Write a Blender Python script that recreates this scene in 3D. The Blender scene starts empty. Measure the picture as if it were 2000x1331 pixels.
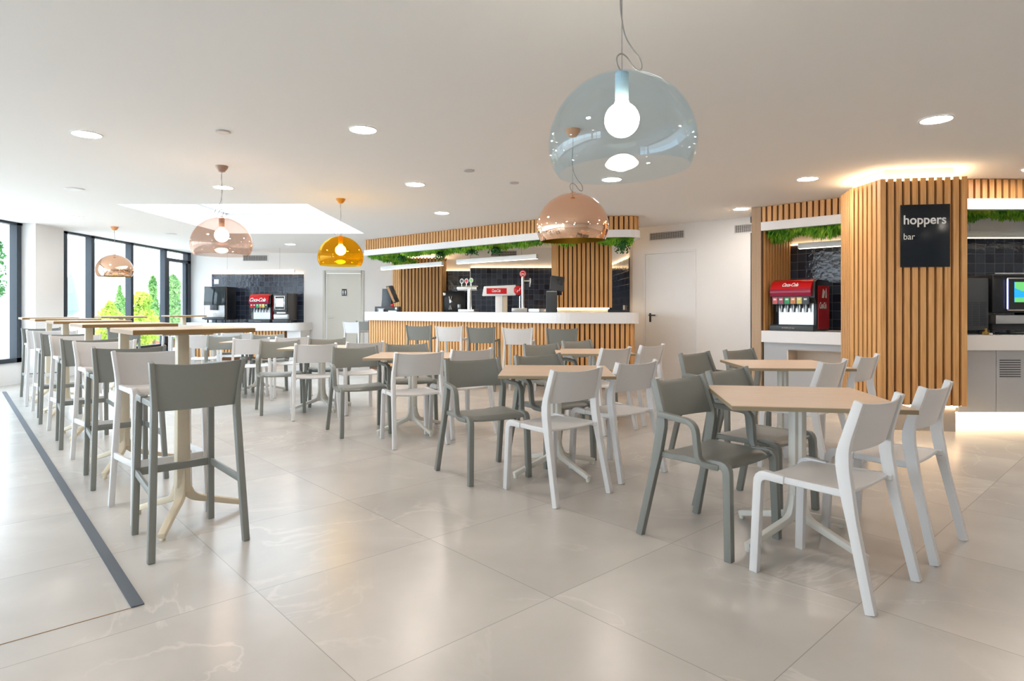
import bpy, bmesh, math, random
from mathutils import Vector, Matrix
random.seed(7)
PI = math.pi
D2R = PI / 180
S = bpy.context.scene
C = S.collection

# ------------------------------------------------------------------ camera, world, exposure
CAMH, CEIL = 1.2, 2.6
cam_d = bpy.data.cameras.new('camera')
cam_d.sensor_fit = 'HORIZONTAL'
cam_d.sensor_width = 36
cam_d.lens = 36 * 1206 / 2000
cam_d.shift_y = -60.5 / 2000
cam_d.clip_start = 0.05
cam_d.clip_end = 300
cam = bpy.data.objects.new('camera', cam_d)
cam.location = (0, 0, CAMH)
cam.rotation_euler = (PI / 2, 0, 0)
C.objects.link(cam)
S.camera = cam
S.view_settings.view_transform = 'Standard'
S.view_settings.look = 'None'
S.view_settings.gamma = 1
S.view_settings.use_curve_mapping = False
S.view_settings.exposure = 0.85
w = bpy.data.worlds.new('world')
S.world = w
w.use_nodes = True
bg = w.node_tree.nodes['Background']
bg.inputs[0].default_value = (0.76, 0.885, 1.0, 1)
SKY = 4.0
bg.inputs[1].default_value = SKY
DOWN = 78.0       # radiance of the recessed lamps
LED = 4.0


def portal(name, loc, rot, sx, sy):
    l = bpy.data.lights.new(name, 'AREA')
    l.shape = 'RECTANGLE'
    l.size, l.size_y = sx, sy
    l.cycles.is_portal = True
    o = bpy.data.objects.new(name, l)
    o.location = loc
    o.rotation_euler = rot
    C.objects.link(o)


# area portals guide the sky light through the openings (they emit nothing themselves)
portal('sky_portal', (-8.2, 3.3, 1.5), (0, -PI / 2, 0), 2.4, 13.5)
portal('sky_portal', (-8.2, 13.1, 1.4), (0, -PI / 2, 0), 2.6, 4.4)
portal('sky_portal', (-6.1, -3.8, 1.4), (PI / 2, 0, 0), 3.0, 2.2)
portal('sky_portal', (-4.0, 9.75, 3.05), (0, 0, 0), 2.6, 3.2)

# ------------------------------------------------------------------ materials
def mat(name, col, rough=0.5, metal=0.0, spec=0.5, emit=None, estr=0.0, coat=0.0):
    m = bpy.data.materials.new(name)
    m.use_nodes = True
    b = m.node_tree.nodes['Principled BSDF']
    b.inputs['Base Color'].default_value = (*col, 1)
    b.inputs['Roughness'].default_value = rough
    b.inputs['Metallic'].default_value = metal
    b.inputs['Specular IOR Level'].default_value = spec
    if coat:
        b.inputs['Coat Weight'].default_value = coat
        b.inputs['Coat Roughness'].default_value = 0.08
    if emit:
        b.inputs['Emission Color'].default_value = (*emit, 1)
        b.inputs['Emission Strength'].default_value = estr
    return m


def N(m, t, **kw):
    n = m.node_tree.nodes.new(t)
    for k, v in kw.items():
        setattr(n, k, v)
    return n


def L(m, a, b):
    m.node_tree.links.new(a, b)


def math_n(m, op, a, b=None, c=None):
    n = N(m, 'ShaderNodeMath', operation=op)
    for i, x in enumerate((a, b, c)):
        if x is None:
            continue
        if isinstance(x, (int, float)):
            n.inputs[i].default_value = x
        else:
            L(m, x, n.inputs[i])
    return n.outputs[0]


def noise_col(m, c1, c2, scale=3.0, stretch=(1, 1, 1), detail=4, lo=0.3, hi=0.7, coord='Object', dist=0.0):
    tc = N(m, 'ShaderNodeTexCoord')
    mp = N(m, 'ShaderNodeMapping')
    mp.inputs['Scale'].default_value = stretch
    L(m, tc.outputs[coord], mp.inputs[0])
    nz = N(m, 'ShaderNodeTexNoise')
    nz.inputs['Scale'].default_value = scale
    nz.inputs['Detail'].default_value = detail
    nz.inputs['Distortion'].default_value = dist
    L(m, mp.outputs[0], nz.inputs[0])
    cr = N(m, 'ShaderNodeValToRGB')
    cr.color_ramp.elements[0].position = lo
    cr.color_ramp.elements[1].position = hi
    cr.color_ramp.elements[0].color = (*c1, 1)
    cr.color_ramp.elements[1].color = (*c2, 1)
    L(m, nz.outputs[0], cr.inputs[0])
    L(m, cr.outputs[0], m.node_tree.nodes['Principled BSDF'].inputs['Base Color'])
    return nz, cr


def wood(name, c1, c2, rough=0.5, axis='z'):
    m = mat(name, c1, rough)
    st = (24, 24, 1.2) if axis == 'z' else (1.0, 22, 22)
    noise_col(m, c1, c2, 2.2, st, 6, 0.3, 0.7, 'Object', 0.6)
    return m


M = {}
M['wall'] = mat('white_wall_paint', (0.85, 0.845, 0.84), 0.7)
M['ceil'] = mat('white_ceiling_paint', (0.90, 0.895, 0.89), 0.8)
M['white'] = mat('white_laminate', (0.80, 0.80, 0.81), 0.35)
M['whiteband'] = mat('white_solid_surface', (0.85, 0.85, 0.86), 0.3)
M['oak'] = wood('oak_slats', (0.62, 0.31, 0.10), (0.78, 0.45, 0.19), 0.45)
M['oakback'] = mat('dark_slat_backing', (0.14, 0.055, 0.018), 0.7)
M['ply'] = wood('pale_plywood', (0.50, 0.37, 0.25), (0.58, 0.44, 0.31), 0.5)
M['ptop'] = wood('beige_table_laminate', (0.62, 0.46, 0.335), (0.70, 0.535, 0.40), 0.42, 'x')
M['htop'] = wood('pale_oak_high_top', (0.62, 0.46, 0.29), (0.72, 0.56, 0.37), 0.4, 'x')
M['hedge'] = mat('oak_table_edge', (0.29, 0.165, 0.06), 0.5)
M['tedge'] = mat('olive_brown_table_edge', (0.30, 0.24, 0.155), 0.5)
M['cream'] = mat('cream_powder_coat', (0.72, 0.63, 0.48), 0.4)
M['creamw'] = mat('off_white_powder_coat', (0.74, 0.715, 0.655), 0.4)
M['cwhite'] = mat('white_chair_resin', (0.72, 0.715, 0.72), 0.45)
M['cgrey'] = mat('sage_grey_chair_resin', (0.225, 0.232, 0.215), 0.42)
M['black'] = mat('black_plastic', (0.012, 0.013, 0.016), 0.28)
M['charcoal'] = mat('charcoal_plastic', (0.05, 0.058, 0.065), 0.4)
M['frame'] = mat('anthracite_window_frame', (0.018, 0.028, 0.042), 0.45)
M['steel'] = mat('brushed_steel', (0.55, 0.56, 0.57), 0.32, 1.0)
M['chrome'] = mat('chrome', (0.8, 0.8, 0.8), 0.1, 1.0)
M['greycab'] = mat('grey_cabinet_laminate', (0.47, 0.49, 0.52), 0.45)
M['red'] = mat('glossy_red', (0.62, 0.008, 0.012), 0.22)
M['cherry'] = mat('dark_cherry_red', (0.33, 0.01, 0.05), 0.25)
M['green'] = mat('green_label', (0.02, 0.36, 0.11), 0.4)
M['lime'] = mat('lime_label', (0.22, 0.62, 0.16), 0.4)
M['orange'] = mat('orange_label', (0.65, 0.25, 0.08), 0.4)
M['yellowl'] = mat('yellow_label', (0.7, 0.6, 0.1), 0.4)
M['paper'] = mat('white_print', (0.85, 0.85, 0.84), 0.5)
M['concrete'] = mat('grey_plinth', (0.42, 0.38, 0.34), 0.5)
M['strip'] = mat('dark_rubber_strip', (0.085, 0.10, 0.12), 0.6)
M['brass'] = mat('brass', (0.55, 0.36, 0.10), 0.3, 1.0)
M['door'] = mat('cream_door_paint', (0.70, 0.69, 0.63), 0.5)
M['door2'] = mat('white_door_paint', (0.80, 0.80, 0.80), 0.4)
M['ledwarm'] = mat('warm_led', (1, 0.85, 0.6), 0.5, emit=(1.0, 0.66, 0.34), estr=LED)
M['ledfloor'] = mat('warm_plinth_led', (1, 0.85, 0.6), 0.5, emit=(1.0, 0.74, 0.45), estr=16)
M['lamp'] = mat('downlight_diffuser', (1, 1, 1), 0.5, emit=(1.0, 0.89, 0.79), estr=DOWN)
M['lampw'] = mat('linear_lamp_diffuser', (1, 1, 1), 0.5, emit=(1.0, 0.86, 0.68), estr=2.6)
M['bulb'] = mat('glowing_globe_bulb', (1, 1, 1), 0.5, emit=(1.0, 0.82, 0.60), estr=24)
M['bulbdim'] = mat('dimmed_globe_bulb', (0.9, 0.85, 0.7), 0.5, emit=(1.0, 0.75, 0.40), estr=0.6)
M['copper'] = mat('mirror_copper', (0.93, 0.60, 0.42), 0.04, 1.0)
M['gold'] = mat('gold_inner_shade', (0.42, 0.30, 0.05), 0.35, 0.8)
M['rosem'] = mat('brown_canopy', (0.36, 0.23, 0.18), 0.3)
M['amberm'] = mat('amber_canopy', (0.70, 0.30, 0.02), 0.3)
M['copperm'] = mat('copper_canopy', (0.75, 0.33, 0.12), 0.3)
M['bluem'] = mat('pale_blue_socket', (0.40, 0.56, 0.66), 0.3)
M['screen'] = mat('lit_screen', (0.5, 0.6, 0.6), 0.2, emit=(0.55, 0.72, 0.72), estr=0.7)
M['scrblue'] = mat('lit_screen_blue', (0, 0.2, 0.6), 0.2, emit=(0.01, 0.25, 0.75), estr=0.8)
M['scrgreen'] = mat('lit_screen_green', (0.1, 0.4, 0.1), 0.2, emit=(0.10, 0.40, 0.13), estr=0.7)
M['glowblue'] = mat('blue_edge_light', (0.3, 0.3, 1), 0.2, emit=(0.35, 0.40, 1.0), estr=1.6)
M['wire'] = mat('grey_cable', (0.35, 0.34, 0.33), 0.4)
M['vent'] = mat('vent_grey_metal', (0.55, 0.54, 0.53), 0.4)
M['dark'] = mat('dark_void', (0.03, 0.028, 0.03), 0.8)
M['trunk'] = mat('bark', (0.16, 0.10, 0.06), 0.8)
M['terrace'] = mat('terrace_paving', (0.72, 0.66, 0.60), 0.8)
M['redplanter'] = mat('terracotta_planter', (0.50, 0.13, 0.09), 0.7)
M['facade'] = mat('pale_facade', (0.80, 0.80, 0.80), 0.8)
M['parasol'] = mat('folded_parasol_cloth', (0.20, 0.27, 0.25), 0.8)
M['pot'] = mat('brown_handle', (0.2, 0.12, 0.05), 0.5)


def leafmat(name, c1, c2, c3, scale):
    m = mat(name, c1, 0.55)
    nz, cr = noise_col(m, c1, c3, scale, (1, 1, 1), 2, 0.3, 0.7, 'Object')
    e = cr.color_ramp.elements.new(0.5)
    e.color = (*c2, 1)
    b = m.node_tree.nodes['Principled BSDF']
    tr = N(m, 'ShaderNodeBsdfTranslucent')
    L(m, cr.outputs[0], tr.inputs[0])
    mx = N(m, 'ShaderNodeMixShader')
    mx.inputs[0].default_value = 0.35
    L(m, b.outputs[0], mx.inputs[1])
    L(m, tr.outputs[0], mx.inputs[2])
    L(m, mx.outputs[0], m.node_tree.nodes['Material Output'].inputs[0])
    return m


M['moss'] = leafmat('hanging_greenery', (0.06, 0.24, 0.02), (0.24, 0.58, 0.05), (0.55, 0.80, 0.09), 9)
M['fern'] = leafmat('dark_fern', (0.006, 0.05, 0.008), (0.02, 0.13, 0.02), (0.05, 0.22, 0.03), 14)
M['tree1'] = leafmat('yellow_green_leaves', (0.20, 0.36, 0.04), (0.42, 0.55, 0.08), (0.65, 0.62, 0.12), 3)
M['tree2'] = leafmat('green_leaves', (0.10, 0.24, 0.06), (0.22, 0.40, 0.12), (0.35, 0.55, 0.2), 3)


def see_through(name, tint, gloss_col, refl=0.08, rough=0.0, edge=0.55):
    """thin coloured sheet: tinted transparency with a mirror-like coat that grows towards grazing view"""
    m = bpy.data.materials.new(name)
    m.use_nodes = True
    nt = m.node_tree
    nt.nodes.remove(nt.nodes['Principled BSDF'])
    tr = N(m, 'ShaderNodeBsdfTransparent')
    tr.inputs[0].default_value = (*tint, 1)
    gl = N(m, 'ShaderNodeBsdfGlossy')
    gl.inputs['Color'].default_value = (*gloss_col, 1)
    gl.inputs['Roughness'].default_value = rough
    lw = N(m, 'ShaderNodeLayerWeight')
    lw.inputs[0].default_value = 0.25
    f = math_n(m, 'MULTIPLY_ADD', lw.outputs['Facing'], edge, refl)
    f2 = math_n(m, 'POWER', lw.outputs['Facing'], 3.0)
    f = math_n(m, 'MULTIPLY_ADD', f2, edge, refl)
    f = math_n(m, 'MINIMUM', f, 0.95)
    mx = N(m, 'ShaderNodeMixShader')
    L(m, f, mx.inputs[0])
    L(m, tr.outputs[0], mx.inputs[1])
    L(m, gl.outputs[0], mx.inputs[2])
    L(m, mx.outputs[0], nt.nodes['Material Output'].inputs[0])
    return m


M['glass'] = see_through('window_glass', (0.97, 0.985, 0.985), (1, 1, 1), 0.03, 0.0, 0.5)
M['blueshade'] = see_through('clear_blue_shade', (0.922, 0.972, 1.0), (0.85, 0.95, 1), 0.035, 0.01, 0.40)
M['ambershade'] = see_through('clear_amber_shade', (1.0, 0.80, 0.22), (1.0, 0.75, 0.2), 0.05, 0.01, 0.4)
M['roseshade'] = see_through('smoky_rose_shade', (0.90, 0.83, 0.79), (1.0, 0.78, 0.68), 0.07, 0.01, 0.7)


def tile_floor():
    m = mat('large_stone_floor_tiles', (0.6, 0.56, 0.52), 0.25)
    b = m.node_tree.nodes['Principled BSDF']
    geo = N(m, 'ShaderNodeNewGeometry')
    ux, uy = 0.7382, 0.6745
    x0, y0, s = -1.086, 2.629, 0.886

    def dotv(ax, ay):
        v = N(m, 'ShaderNodeVectorMath', operation='DOT_PRODUCT')
        L(m, geo.outputs['Position'], v.inputs[0])
        v.inputs[1].default_value = (ax / s, ay / s, 0)
        return math_n(m, 'ADD', v.outputs['Value'], -(ax * x0 + ay * y0) / s + 100)
    a = dotv(ux, uy)
    c = dotv(-uy, ux)

    def edge(v):
        f = math_n(m, 'FRACT', v)
        f = math_n(m, 'SUBTRACT', f, 0.5)
        f = math_n(m, 'ABSOLUTE', f)
        return math_n(m, 'GREATER_THAN', f, 0.5 - 0.0021)
    g = math_n(m, 'MAXIMUM', edge(a), edge(c))
    # per-tile offset so veins change from tile to tile
    ia = math_n(m, 'FLOOR', a)
    ic = math_n(m, 'FLOOR', c)
    cmb = N(m, 'ShaderNodeCombineXYZ')
    L(m, ia, cmb.inputs[0])
    L(m, ic, cmb.inputs[1])
    wn = N(m, 'ShaderNodeTexWhiteNoise', noise_dimensions='3D')
    L(m, cmb.outputs[0], wn.inputs[0])
    vs = N(m, 'ShaderNodeVectorMath', operation='SCALE')
    L(m, wn.outputs['Color'], vs.inputs[0])
    vs.inputs['Scale'].default_value = 7.0
    va = N(m, 'ShaderNodeVectorMath', operation='ADD')
    L(m, geo.outputs['Position'], va.inputs[0])
    L(m, vs.outputs[0], va.inputs[1])
    n1 = N(m, 'ShaderNodeTexNoise')
    n1.inputs['Scale'].default_value = 1.6
    n1.inputs['Detail'].default_value = 8
    n1.inputs['Distortion'].default_value = 0.3
    L(m, va.outputs[0], n1.inputs[0])
    cr = N(m, 'ShaderNodeValToRGB')
    cr.color_ramp.elements[0].position = 0.3
    cr.color_ramp.elements[1].position = 0.75
    cr.color_ramp.elements[0].color = (0.475, 0.45, 0.42, 1)
    cr.color_ramp.elements[1].color = (0.585, 0.56, 0.525, 1)
    L(m, n1.outputs[0], cr.inputs[0])
    # thin pale veins
    n2 = N(m, 'ShaderNodeTexNoise')
    n2.inputs['Scale'].default_value = 0.9
    n2.inputs['Detail'].default_value = 7
    n2.inputs['Distortion'].default_value = 1.5
    L(m, va.outputs[0], n2.inputs[0])
    vr = N(m, 'ShaderNodeValToRGB')
    vr.color_ramp.elements[0].position = 0.488
    vr.color_ramp.elements[0].color = (0, 0, 0, 1)
    vr.color_ramp.elements[1].position = 0.512
    vr.color_ramp.elements[1].color = (0, 0, 0, 1)
    ve = vr.color_ramp.elements.new(0.5)
    ve.color = (1, 1, 1, 1)
    L(m, n2.outputs[0], vr.inputs[0])
    v = vr.outputs[0]
    n3 = N(m, 'ShaderNodeTexNoise')
    n3.inputs['Scale'].default_value = 1.1
    n3.inputs['Detail'].default_value = 1
    L(m, geo.outputs['Position'], n3.inputs[0])
    gate = math_n(m, 'MULTIPLY_ADD', n3.outputs[0], 5.0, -2.1)
    gate = math_n(m, 'MINIMUM', math_n(m, 'MAXIMUM', gate, 0.0), 1.0)
    v = math_n(m, 'MULTIPLY', math_n(m, 'MULTIPLY', v, gate), 0.38)
    mv = N(m, 'ShaderNodeMixRGB')
    mv.inputs[2].default_value = (0.74, 0.70, 0.65, 1)
    L(m, v, mv.inputs[0])
    L(m, cr.outputs[0], mv.inputs[1])
    mg = N(m, 'ShaderNodeMixRGB')
    mg.inputs[2].default_value = (0.22, 0.195, 0.17, 1)
    L(m, math_n(m, 'MULTIPLY', g, 0.55), mg.inputs[0])
    L(m, mv.outputs[0], mg.inputs[1])
    L(m, mg.outputs[0], b.inputs['Base Color'])
    b.inputs['Roughness'].default_value = 0.27
    b.inputs['Specular IOR Level'].default_value = 0.5
    return m


M['floor'] = tile_floor()


def glazed_tile():
    m = mat('dark_glazed_wall_tile', (0.02, 0.03, 0.05), 0.12)
    b = m.node_tree.nodes['Principled BSDF']
    tc = N(m, 'ShaderNodeTexCoord')
    sp = N(m, 'ShaderNodeSeparateXYZ')
    L(m, tc.outputs['Object'], sp.inputs[0])
    s = 0.118
    a = math_n(m, 'MULTIPLY_ADD', sp.outputs[0], 1 / s, 100)
    c = math_n(m, 'MULTIPLY_ADD', sp.outputs[2], 1 / s, 100)

    def edge(v):
        f = math_n(m, 'FRACT', v)
        f = math_n(m, 'SUBTRACT', f, 0.5)
        f = math_n(m, 'ABSOLUTE', f)
        return math_n(m, 'GREATER_THAN', f, 0.478)
    g = math_n(m, 'MAXIMUM', edge(a), edge(c))
    cmb = N(m, 'ShaderNodeCombineXYZ')
    L(m, math_n(m, 'FLOOR', a), cmb.inputs[0])
    L(m, math_n(m, 'FLOOR', c), cmb.inputs[1])
    wn = N(m, 'ShaderNodeTexWhiteNoise', noise_dimensions='3D')
    L(m, cmb.outputs[0], wn.inputs[0])
    cr = N(m, 'ShaderNodeValToRGB')
    cr.color_ramp.elements[0].color = (0.016, 0.018, 0.035, 1)
    cr.color_ramp.elements[1].color = (0.045, 0.065, 0.10, 1)
    L(m, wn.outputs[0], cr.inputs[0])
    mg = N(m, 'ShaderNodeMixRGB')
    mg.inputs[2].default_value = (0.16, 0.17, 0.20, 1)
    L(m, g, mg.inputs[0])
    L(m, cr.outputs[0], mg.inputs[1])
    L(m, mg.outputs[0], b.inputs['Base Color'])
    nz = N(m, 'ShaderNodeTexNoise')
    nz.inputs['Scale'].default_value = 16
    L(m, tc.outputs['Object'], nz.inputs[0])
    h = math_n(m, 'MULTIPLY_ADD', wn.outputs[0], 0.4, nz.outputs[0])
    h = math_n(m, 'SUBTRACT', h, g)
    bp = N(m, 'ShaderNodeBump')
    bp.inputs['Strength'].default_value = 0.45
    bp.inputs['Distance'].default_value = 0.012
    L(m, h, bp.inputs['Height'])
    L(m, bp.outputs[0], b.inputs['Normal'])
    return m


M['tile'] = glazed_tile()


# ------------------------------------------------------------------ mesh helpers
class MB:
    def __init__(s):
        s.v, s.f = [], []

    def add(s, vs, fs):
        o = len(s.v)
        s.v += [tuple(p) for p in vs]
        s.f += [tuple(i + o for i in f) for f in fs]
        return s

    def box(s, x0, x1, y0, y1, z0, z1):
        return s.add([(x0, y0, z0), (x1, y0, z0), (x1, y1, z0), (x0, y1, z0),
                      (x0, y0, z1), (x1, y0, z1), (x1, y1, z1), (x0, y1, z1)],
                     [(0, 3, 2, 1), (4, 5, 6, 7), (0, 1, 5, 4), (1, 2, 6, 5), (2, 3, 7, 6), (3, 0, 4, 7)])

    def obox(s, c, e, n, le, ln, z0, z1):
        """box from corner c along unit vectors e (le) and n (ln)"""
        p = [(c[0], c[1]), (c[0] + e[0] * le, c[1] + e[1] * le),
             (c[0] + e[0] * le + n[0] * ln, c[1] + e[1] * le + n[1] * ln), (c[0] + n[0] * ln, c[1] + n[1] * ln)]
        return s.prism(p, z0, z1)

    def prism(s, poly, z0, z1):
        a = sum(poly[i][0] * poly[(i + 1) % len(poly)][1] - poly[(i + 1) % len(poly)][0] * poly[i][1] for i in range(len(poly)))
        if a < 0:
            poly = poly[::-1]
        n = len(poly)
        vs = [(x, y, z0) for x, y in poly] + [(x, y, z1) for x, y in poly]
        fs = [tuple(range(n - 1, -1, -1)), tuple(range(n, 2 * n))] + [(i, (i + 1) % n, n + (i + 1) % n, n + i) for i in range(n)]
        return s.add(vs, fs)

    def prism_x(s, prof, x0, x1):
        """profile in (y,z), extruded along x"""
        n = len(prof)
        a = sum(prof[i][0] * prof[(i + 1) % n][1] - prof[(i + 1) % n][0] * prof[i][1] for i in range(n))
        if a < 0:
            prof = prof[::-1]
        vs = [(x0, y, z) for y, z in prof] + [(x1, y, z) for y, z in prof]
        fs = [tuple(range(n - 1, -1, -1)), tuple(range(n, 2 * n))] + [(i, (i + 1) % n, n + (i + 1) % n, n + i) for i in range(n)]
        return s.add(vs, fs)

    def lathe(s, prof, cx=0, cy=0, seg=48, close=False):
        o = len(s.v)
        n = len(prof)
        for k in range(seg):
            a = 2 * PI * k / seg
            for r, z in prof:
                s.v.append((cx + r * math.cos(a), cy + r * math.sin(a), z))
        rng = n if close else n - 1
        for k in range(seg):
            k2 = (k + 1) % seg
            for i in range(rng):
                j = (i + 1) % n
                s.f.append((o + k * n + i, o + k2 * n + i, o + k2 * n + j, o + k * n + j))
        return s

    def cyl(s, cx, cy, z0, z1, r, r1=None, seg=20):
        r1 = r if r1 is None else r1
        vs = [(cx + r * math.cos(2 * PI * k / seg), cy + r * math.sin(2 * PI * k / seg), z0) for k in range(seg)]
        vs += [(cx + r1 * math.cos(2 * PI * k / seg), cy + r1 * math.sin(2 * PI * k / seg), z1) for k in range(seg)]
        fs = [tuple(range(seg - 1, -1, -1)), tuple(range(seg, 2 * seg))] + \
             [(k, (k + 1) % seg, seg + (k + 1) % seg, seg + k) for k in range(seg)]
        return s.add(vs, fs)

    def disc_y(s, cx, cz, y0, y1, r, seg=24, rz=None):
        rz = rz or r
        vs = [(cx + r * math.cos(2 * PI * k / seg), y, cz + rz * math.sin(2 * PI * k / seg)) for y in (y0, y1) for k in range(seg)]
        fs = [tuple(range(seg)), tuple(range(2 * seg - 1, seg - 1, -1))] + \
             [(k, seg + k, seg + (k + 1) % seg, (k + 1) % seg) for k in range(seg)]
        return s.add(vs, fs)

    def blade(s, path, wid, dep, ax=(1, 0, 0)):
        """rectangular section swept along path; wid along ax, dep across; both may be lists"""
        n = len(path)
        P = [Vector(p) for p in path]
        W = wid if isinstance(wid, (list, tuple)) else [wid] * n
        Dp = dep if isinstance(dep, (list, tuple)) else [dep] * n
        vs = []
        for i in range(n):
            t = (P[min(i + 1, n - 1)] - P[max(i - 1, 0)]).normalized()
            a = Vector(ax)
            a = (a - t * a.dot(t)).normalized()
            b = t.cross(a)
            for sa, sb in ((-1, -1), (1, -1), (1, 1), (-1, 1)):
                vs.append(P[i] + a * sa * W[i] / 2 + b * sb * Dp[i] / 2)
        fs = [(3, 2, 1, 0), tuple(4 * (n - 1) + k for k in range(4))]
        for i in range(n - 1):
            for k in range(4):
                k2 = (k + 1) % 4
                fs.append((4 * i + k, 4 * i + k2, 4 * i + 4 + k2, 4 * i + 4 + k))
        return s.add(vs, fs)

    def tube(s, path, r, seg=8):
        P = [Vector(p) for p in path]
        n = len(P)
        R = r if isinstance(r, (list, tuple)) else [r] * n
        vs = []
        up = Vector((0.31, 0.52, 0.79)).normalized()
        for i in range(n):
            t = (P[min(i + 1, n - 1)] - P[max(i - 1, 0)]).normalized()
            a = (up - t * up.dot(t)).normalized()
            b = t.cross(a)
            for k in range(seg):
                an = 2 * PI * k / seg
                vs.append(P[i] + (a * math.cos(an) + b * math.sin(an)) * R[i])
        fs = [tuple(range(seg - 1, -1, -1)), tuple((n - 1) * seg + k for k in range(seg))]
        for i in range(n - 1):
            for k in range(seg):
                k2 = (k + 1) % seg
                fs.append((seg * i + k, seg * i + k2, seg * i + seg + k2, seg * i + seg + k))
        return s.add(vs, fs)

    def sphere(s, c, r, seg=24, rings=14, sz=1.0):
        o = len(s.v)
        s.v.append((c[0], c[1], c[2] + r * sz))
        for i in range(1, rings):
            th = PI * i / rings
            for k in range(seg):
                a = 2 * PI * k / seg
                s.v.append((c[0] + r * math.sin(th) * math.cos(a), c[1] + r * math.sin(th) * math.sin(a), c[2] + r * sz * math.cos(th)))
        s.v.append((c[0], c[1], c[2] - r * sz))
        last = len(s.v) - 1
        for k in range(seg):
            s.f.append((o, o + 1 + k, o + 1 + (k + 1) % seg))
            s.f.append((last, last - seg + (k + 1) % seg, last - seg + k))
        for i in range(rings - 2):
            for k in range(seg):
                a = o + 1 + i * seg
                s.f.append((a + k, a + seg + k, a + seg + (k + 1) % seg, a + (k + 1) % seg))
        return s

    def build(s, name, m, parent=None, bevel=0, smooth=True, segs=2):
        me = bpy.data.meshes.new(name)
        me.from_pydata([tuple(p) for p in s.v], [], s.f)
        if bevel:
            bm = bmesh.new()
            bm.from_mesh(me)
            bmesh.ops.remove_doubles(bm, verts=bm.verts, dist=1e-5)
            ed = [e for e in bm.edges if len(e.link_faces) == 2 and e.calc_face_angle(0) > 0.6]
            bmesh.ops.bevel(bm, geom=ed, offset=bevel, segments=segs, affect='EDGES', profile=0.5, clamp_overlap=True)
            bm.to_mesh(me)
            bm.free()
        me.materials.append(m)
        if smooth:
            me.shade_smooth()
            me.set_sharp_from_angle(angle=0.6)
        o = bpy.data.objects.new(name, me)
        C.objects.link(o)
        if parent:
            o.parent = parent
        return o


def tag(o, label=None, cat=None, group=None, kind=None):
    if label:
        o['label'] = label
    if cat:
        o['category'] = cat
    if group:
        o['group'] = group
    if kind:
        o['kind'] = kind
    return o


def empty(name, loc=(0, 0, 0), rz=0, label=None, cat=None, group=None):
    o = bpy.data.objects.new(name, None)
    o.location = loc
    o.rotation_euler = (0, 0, rz)
    o.empty_display_size = 0.1
    C.objects.link(o)
    return tag(o, label, cat, group)


def copy_tree(o, loc, rz, label, group):
    r = o.copy()
    C.objects.link(r)
    r.location = loc
    r.rotation_euler = (0, 0, rz)
    tag(r, label, None, group)
    for ch in list(o.children):
        c = ch.copy()
        C.objects.link(c)
        c.parent = r
        for g in list(ch.children):
            d = g.copy()
            C.objects.link(d)
            d.parent = c
    return r


def struct(name, mb, m, bevel=0, smooth=False):
    o = mb.build(name, m, None, bevel, smooth)
    o['kind'] = 'structure'
    return o


def rpath(pts, r, n=6):
    """polyline with its inner corners rounded"""
    out = [Vector(pts[0])]
    for i in range(1, len(pts) - 1):
        a, b, c = Vector(pts[i - 1]), Vector(pts[i]), Vector(pts[i + 1])
        ra = min(r, (a - b).length * 0.49, (c - b).length * 0.49)
        p0 = b + (a - b).normalized() * ra
        p1 = b + (c - b).normalized() * ra
        for k in range(n + 1):
            t = k / n
            out.append(p0 * (1 - t) ** 2 + b * 2 * t * (1 - t) + p1 * t * t)
    out.append(Vector(pts[-1]))
    return out


def offset(path, d):
    """offset a 2D polyline to its left by d"""
    out = []
    n = len(path)
    for i in range(n):
        p = Vector(path[i])
        n1 = n2 = None
        if i > 0:
            t = (Vector(path[i]) - Vector(path[i - 1])).normalized()
            n1 = Vector((-t.y, t.x))
        if i < n - 1:
            t = (Vector(path[i + 1]) - Vector(path[i])).normalized()
            n2 = Vector((-t.y, t.x))
        if n1 is None:
            out.append(p + n2 * d)
        elif n2 is None:
            out.append(p + n1 * d)
        else:
            b = (n1 + n2).normalized()
            out.append(p + b * d / max(0.3, b.dot(n1)))
    return out


def band(mb, path, d0, d1, z0, z1):
    a, b = offset(path, d0), offset(path, d1)
    for i in range(len(path) - 1):
        mb.prism([tuple(a[i]), tuple(a[i + 1]), tuple(b[i + 1]), tuple(b[i])], z0, z1)
    return mb


def along(path, pitch, start=0.0):
    """points and tangents at regular steps along a 2D polyline"""
    d = start
    acc = 0
    out = []
    for i in range(len(path) - 1):
        a, b = Vector(path[i]), Vector(path[i + 1])
        l = (b - a).length
        if l < 1e-6:
            continue
        t = (b - a) / l
        while d <= acc + l:
            out.append((a + t * (d - acc), t))
            d += pitch
        acc += l
    return out


def slats(mb, path, z0, z1, pitch=0.075, wd=0.05, dp=0.03, start=0.03):
    for p, t in along(path, pitch, start):
        n = Vector((-t.y, t.x))
        q = p - t * wd / 2
        mb.obox((q.x, q.y), t, n, wd, dp, z0, z1)
    return mb


def text(body, size, m, parent, loc, rot, shear=0.0, ext=0.001, off=0.0, name='lettering', sx=1.0, align='LEFT', space=1.0):
    cu = bpy.data.curves.new(name, 'FONT')
    cu.body = body
    cu.size = size
    cu.shear = shear
    cu.extrude = ext
    cu.offset = off
    cu.space_character = space
    cu.align_x = align
    tmp = bpy.data.objects.new('tmp_text', cu)
    C.objects.link(tmp)
    bpy.context.view_layer.update()
    dg = bpy.context.evaluated_depsgraph_get()
    me = bpy.data.meshes.new_from_object(tmp.evaluated_get(dg))
    bpy.data.objects.remove(tmp)
    me.materials.clear()
    me.materials.append(m)
    o = bpy.data.objects.new(name, me)
    C.objects.link(o)
    o.location = loc
    o.rotation_euler = rot
    o.scale = (sx, 1, 1)
    o.parent = parent
    return o


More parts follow.
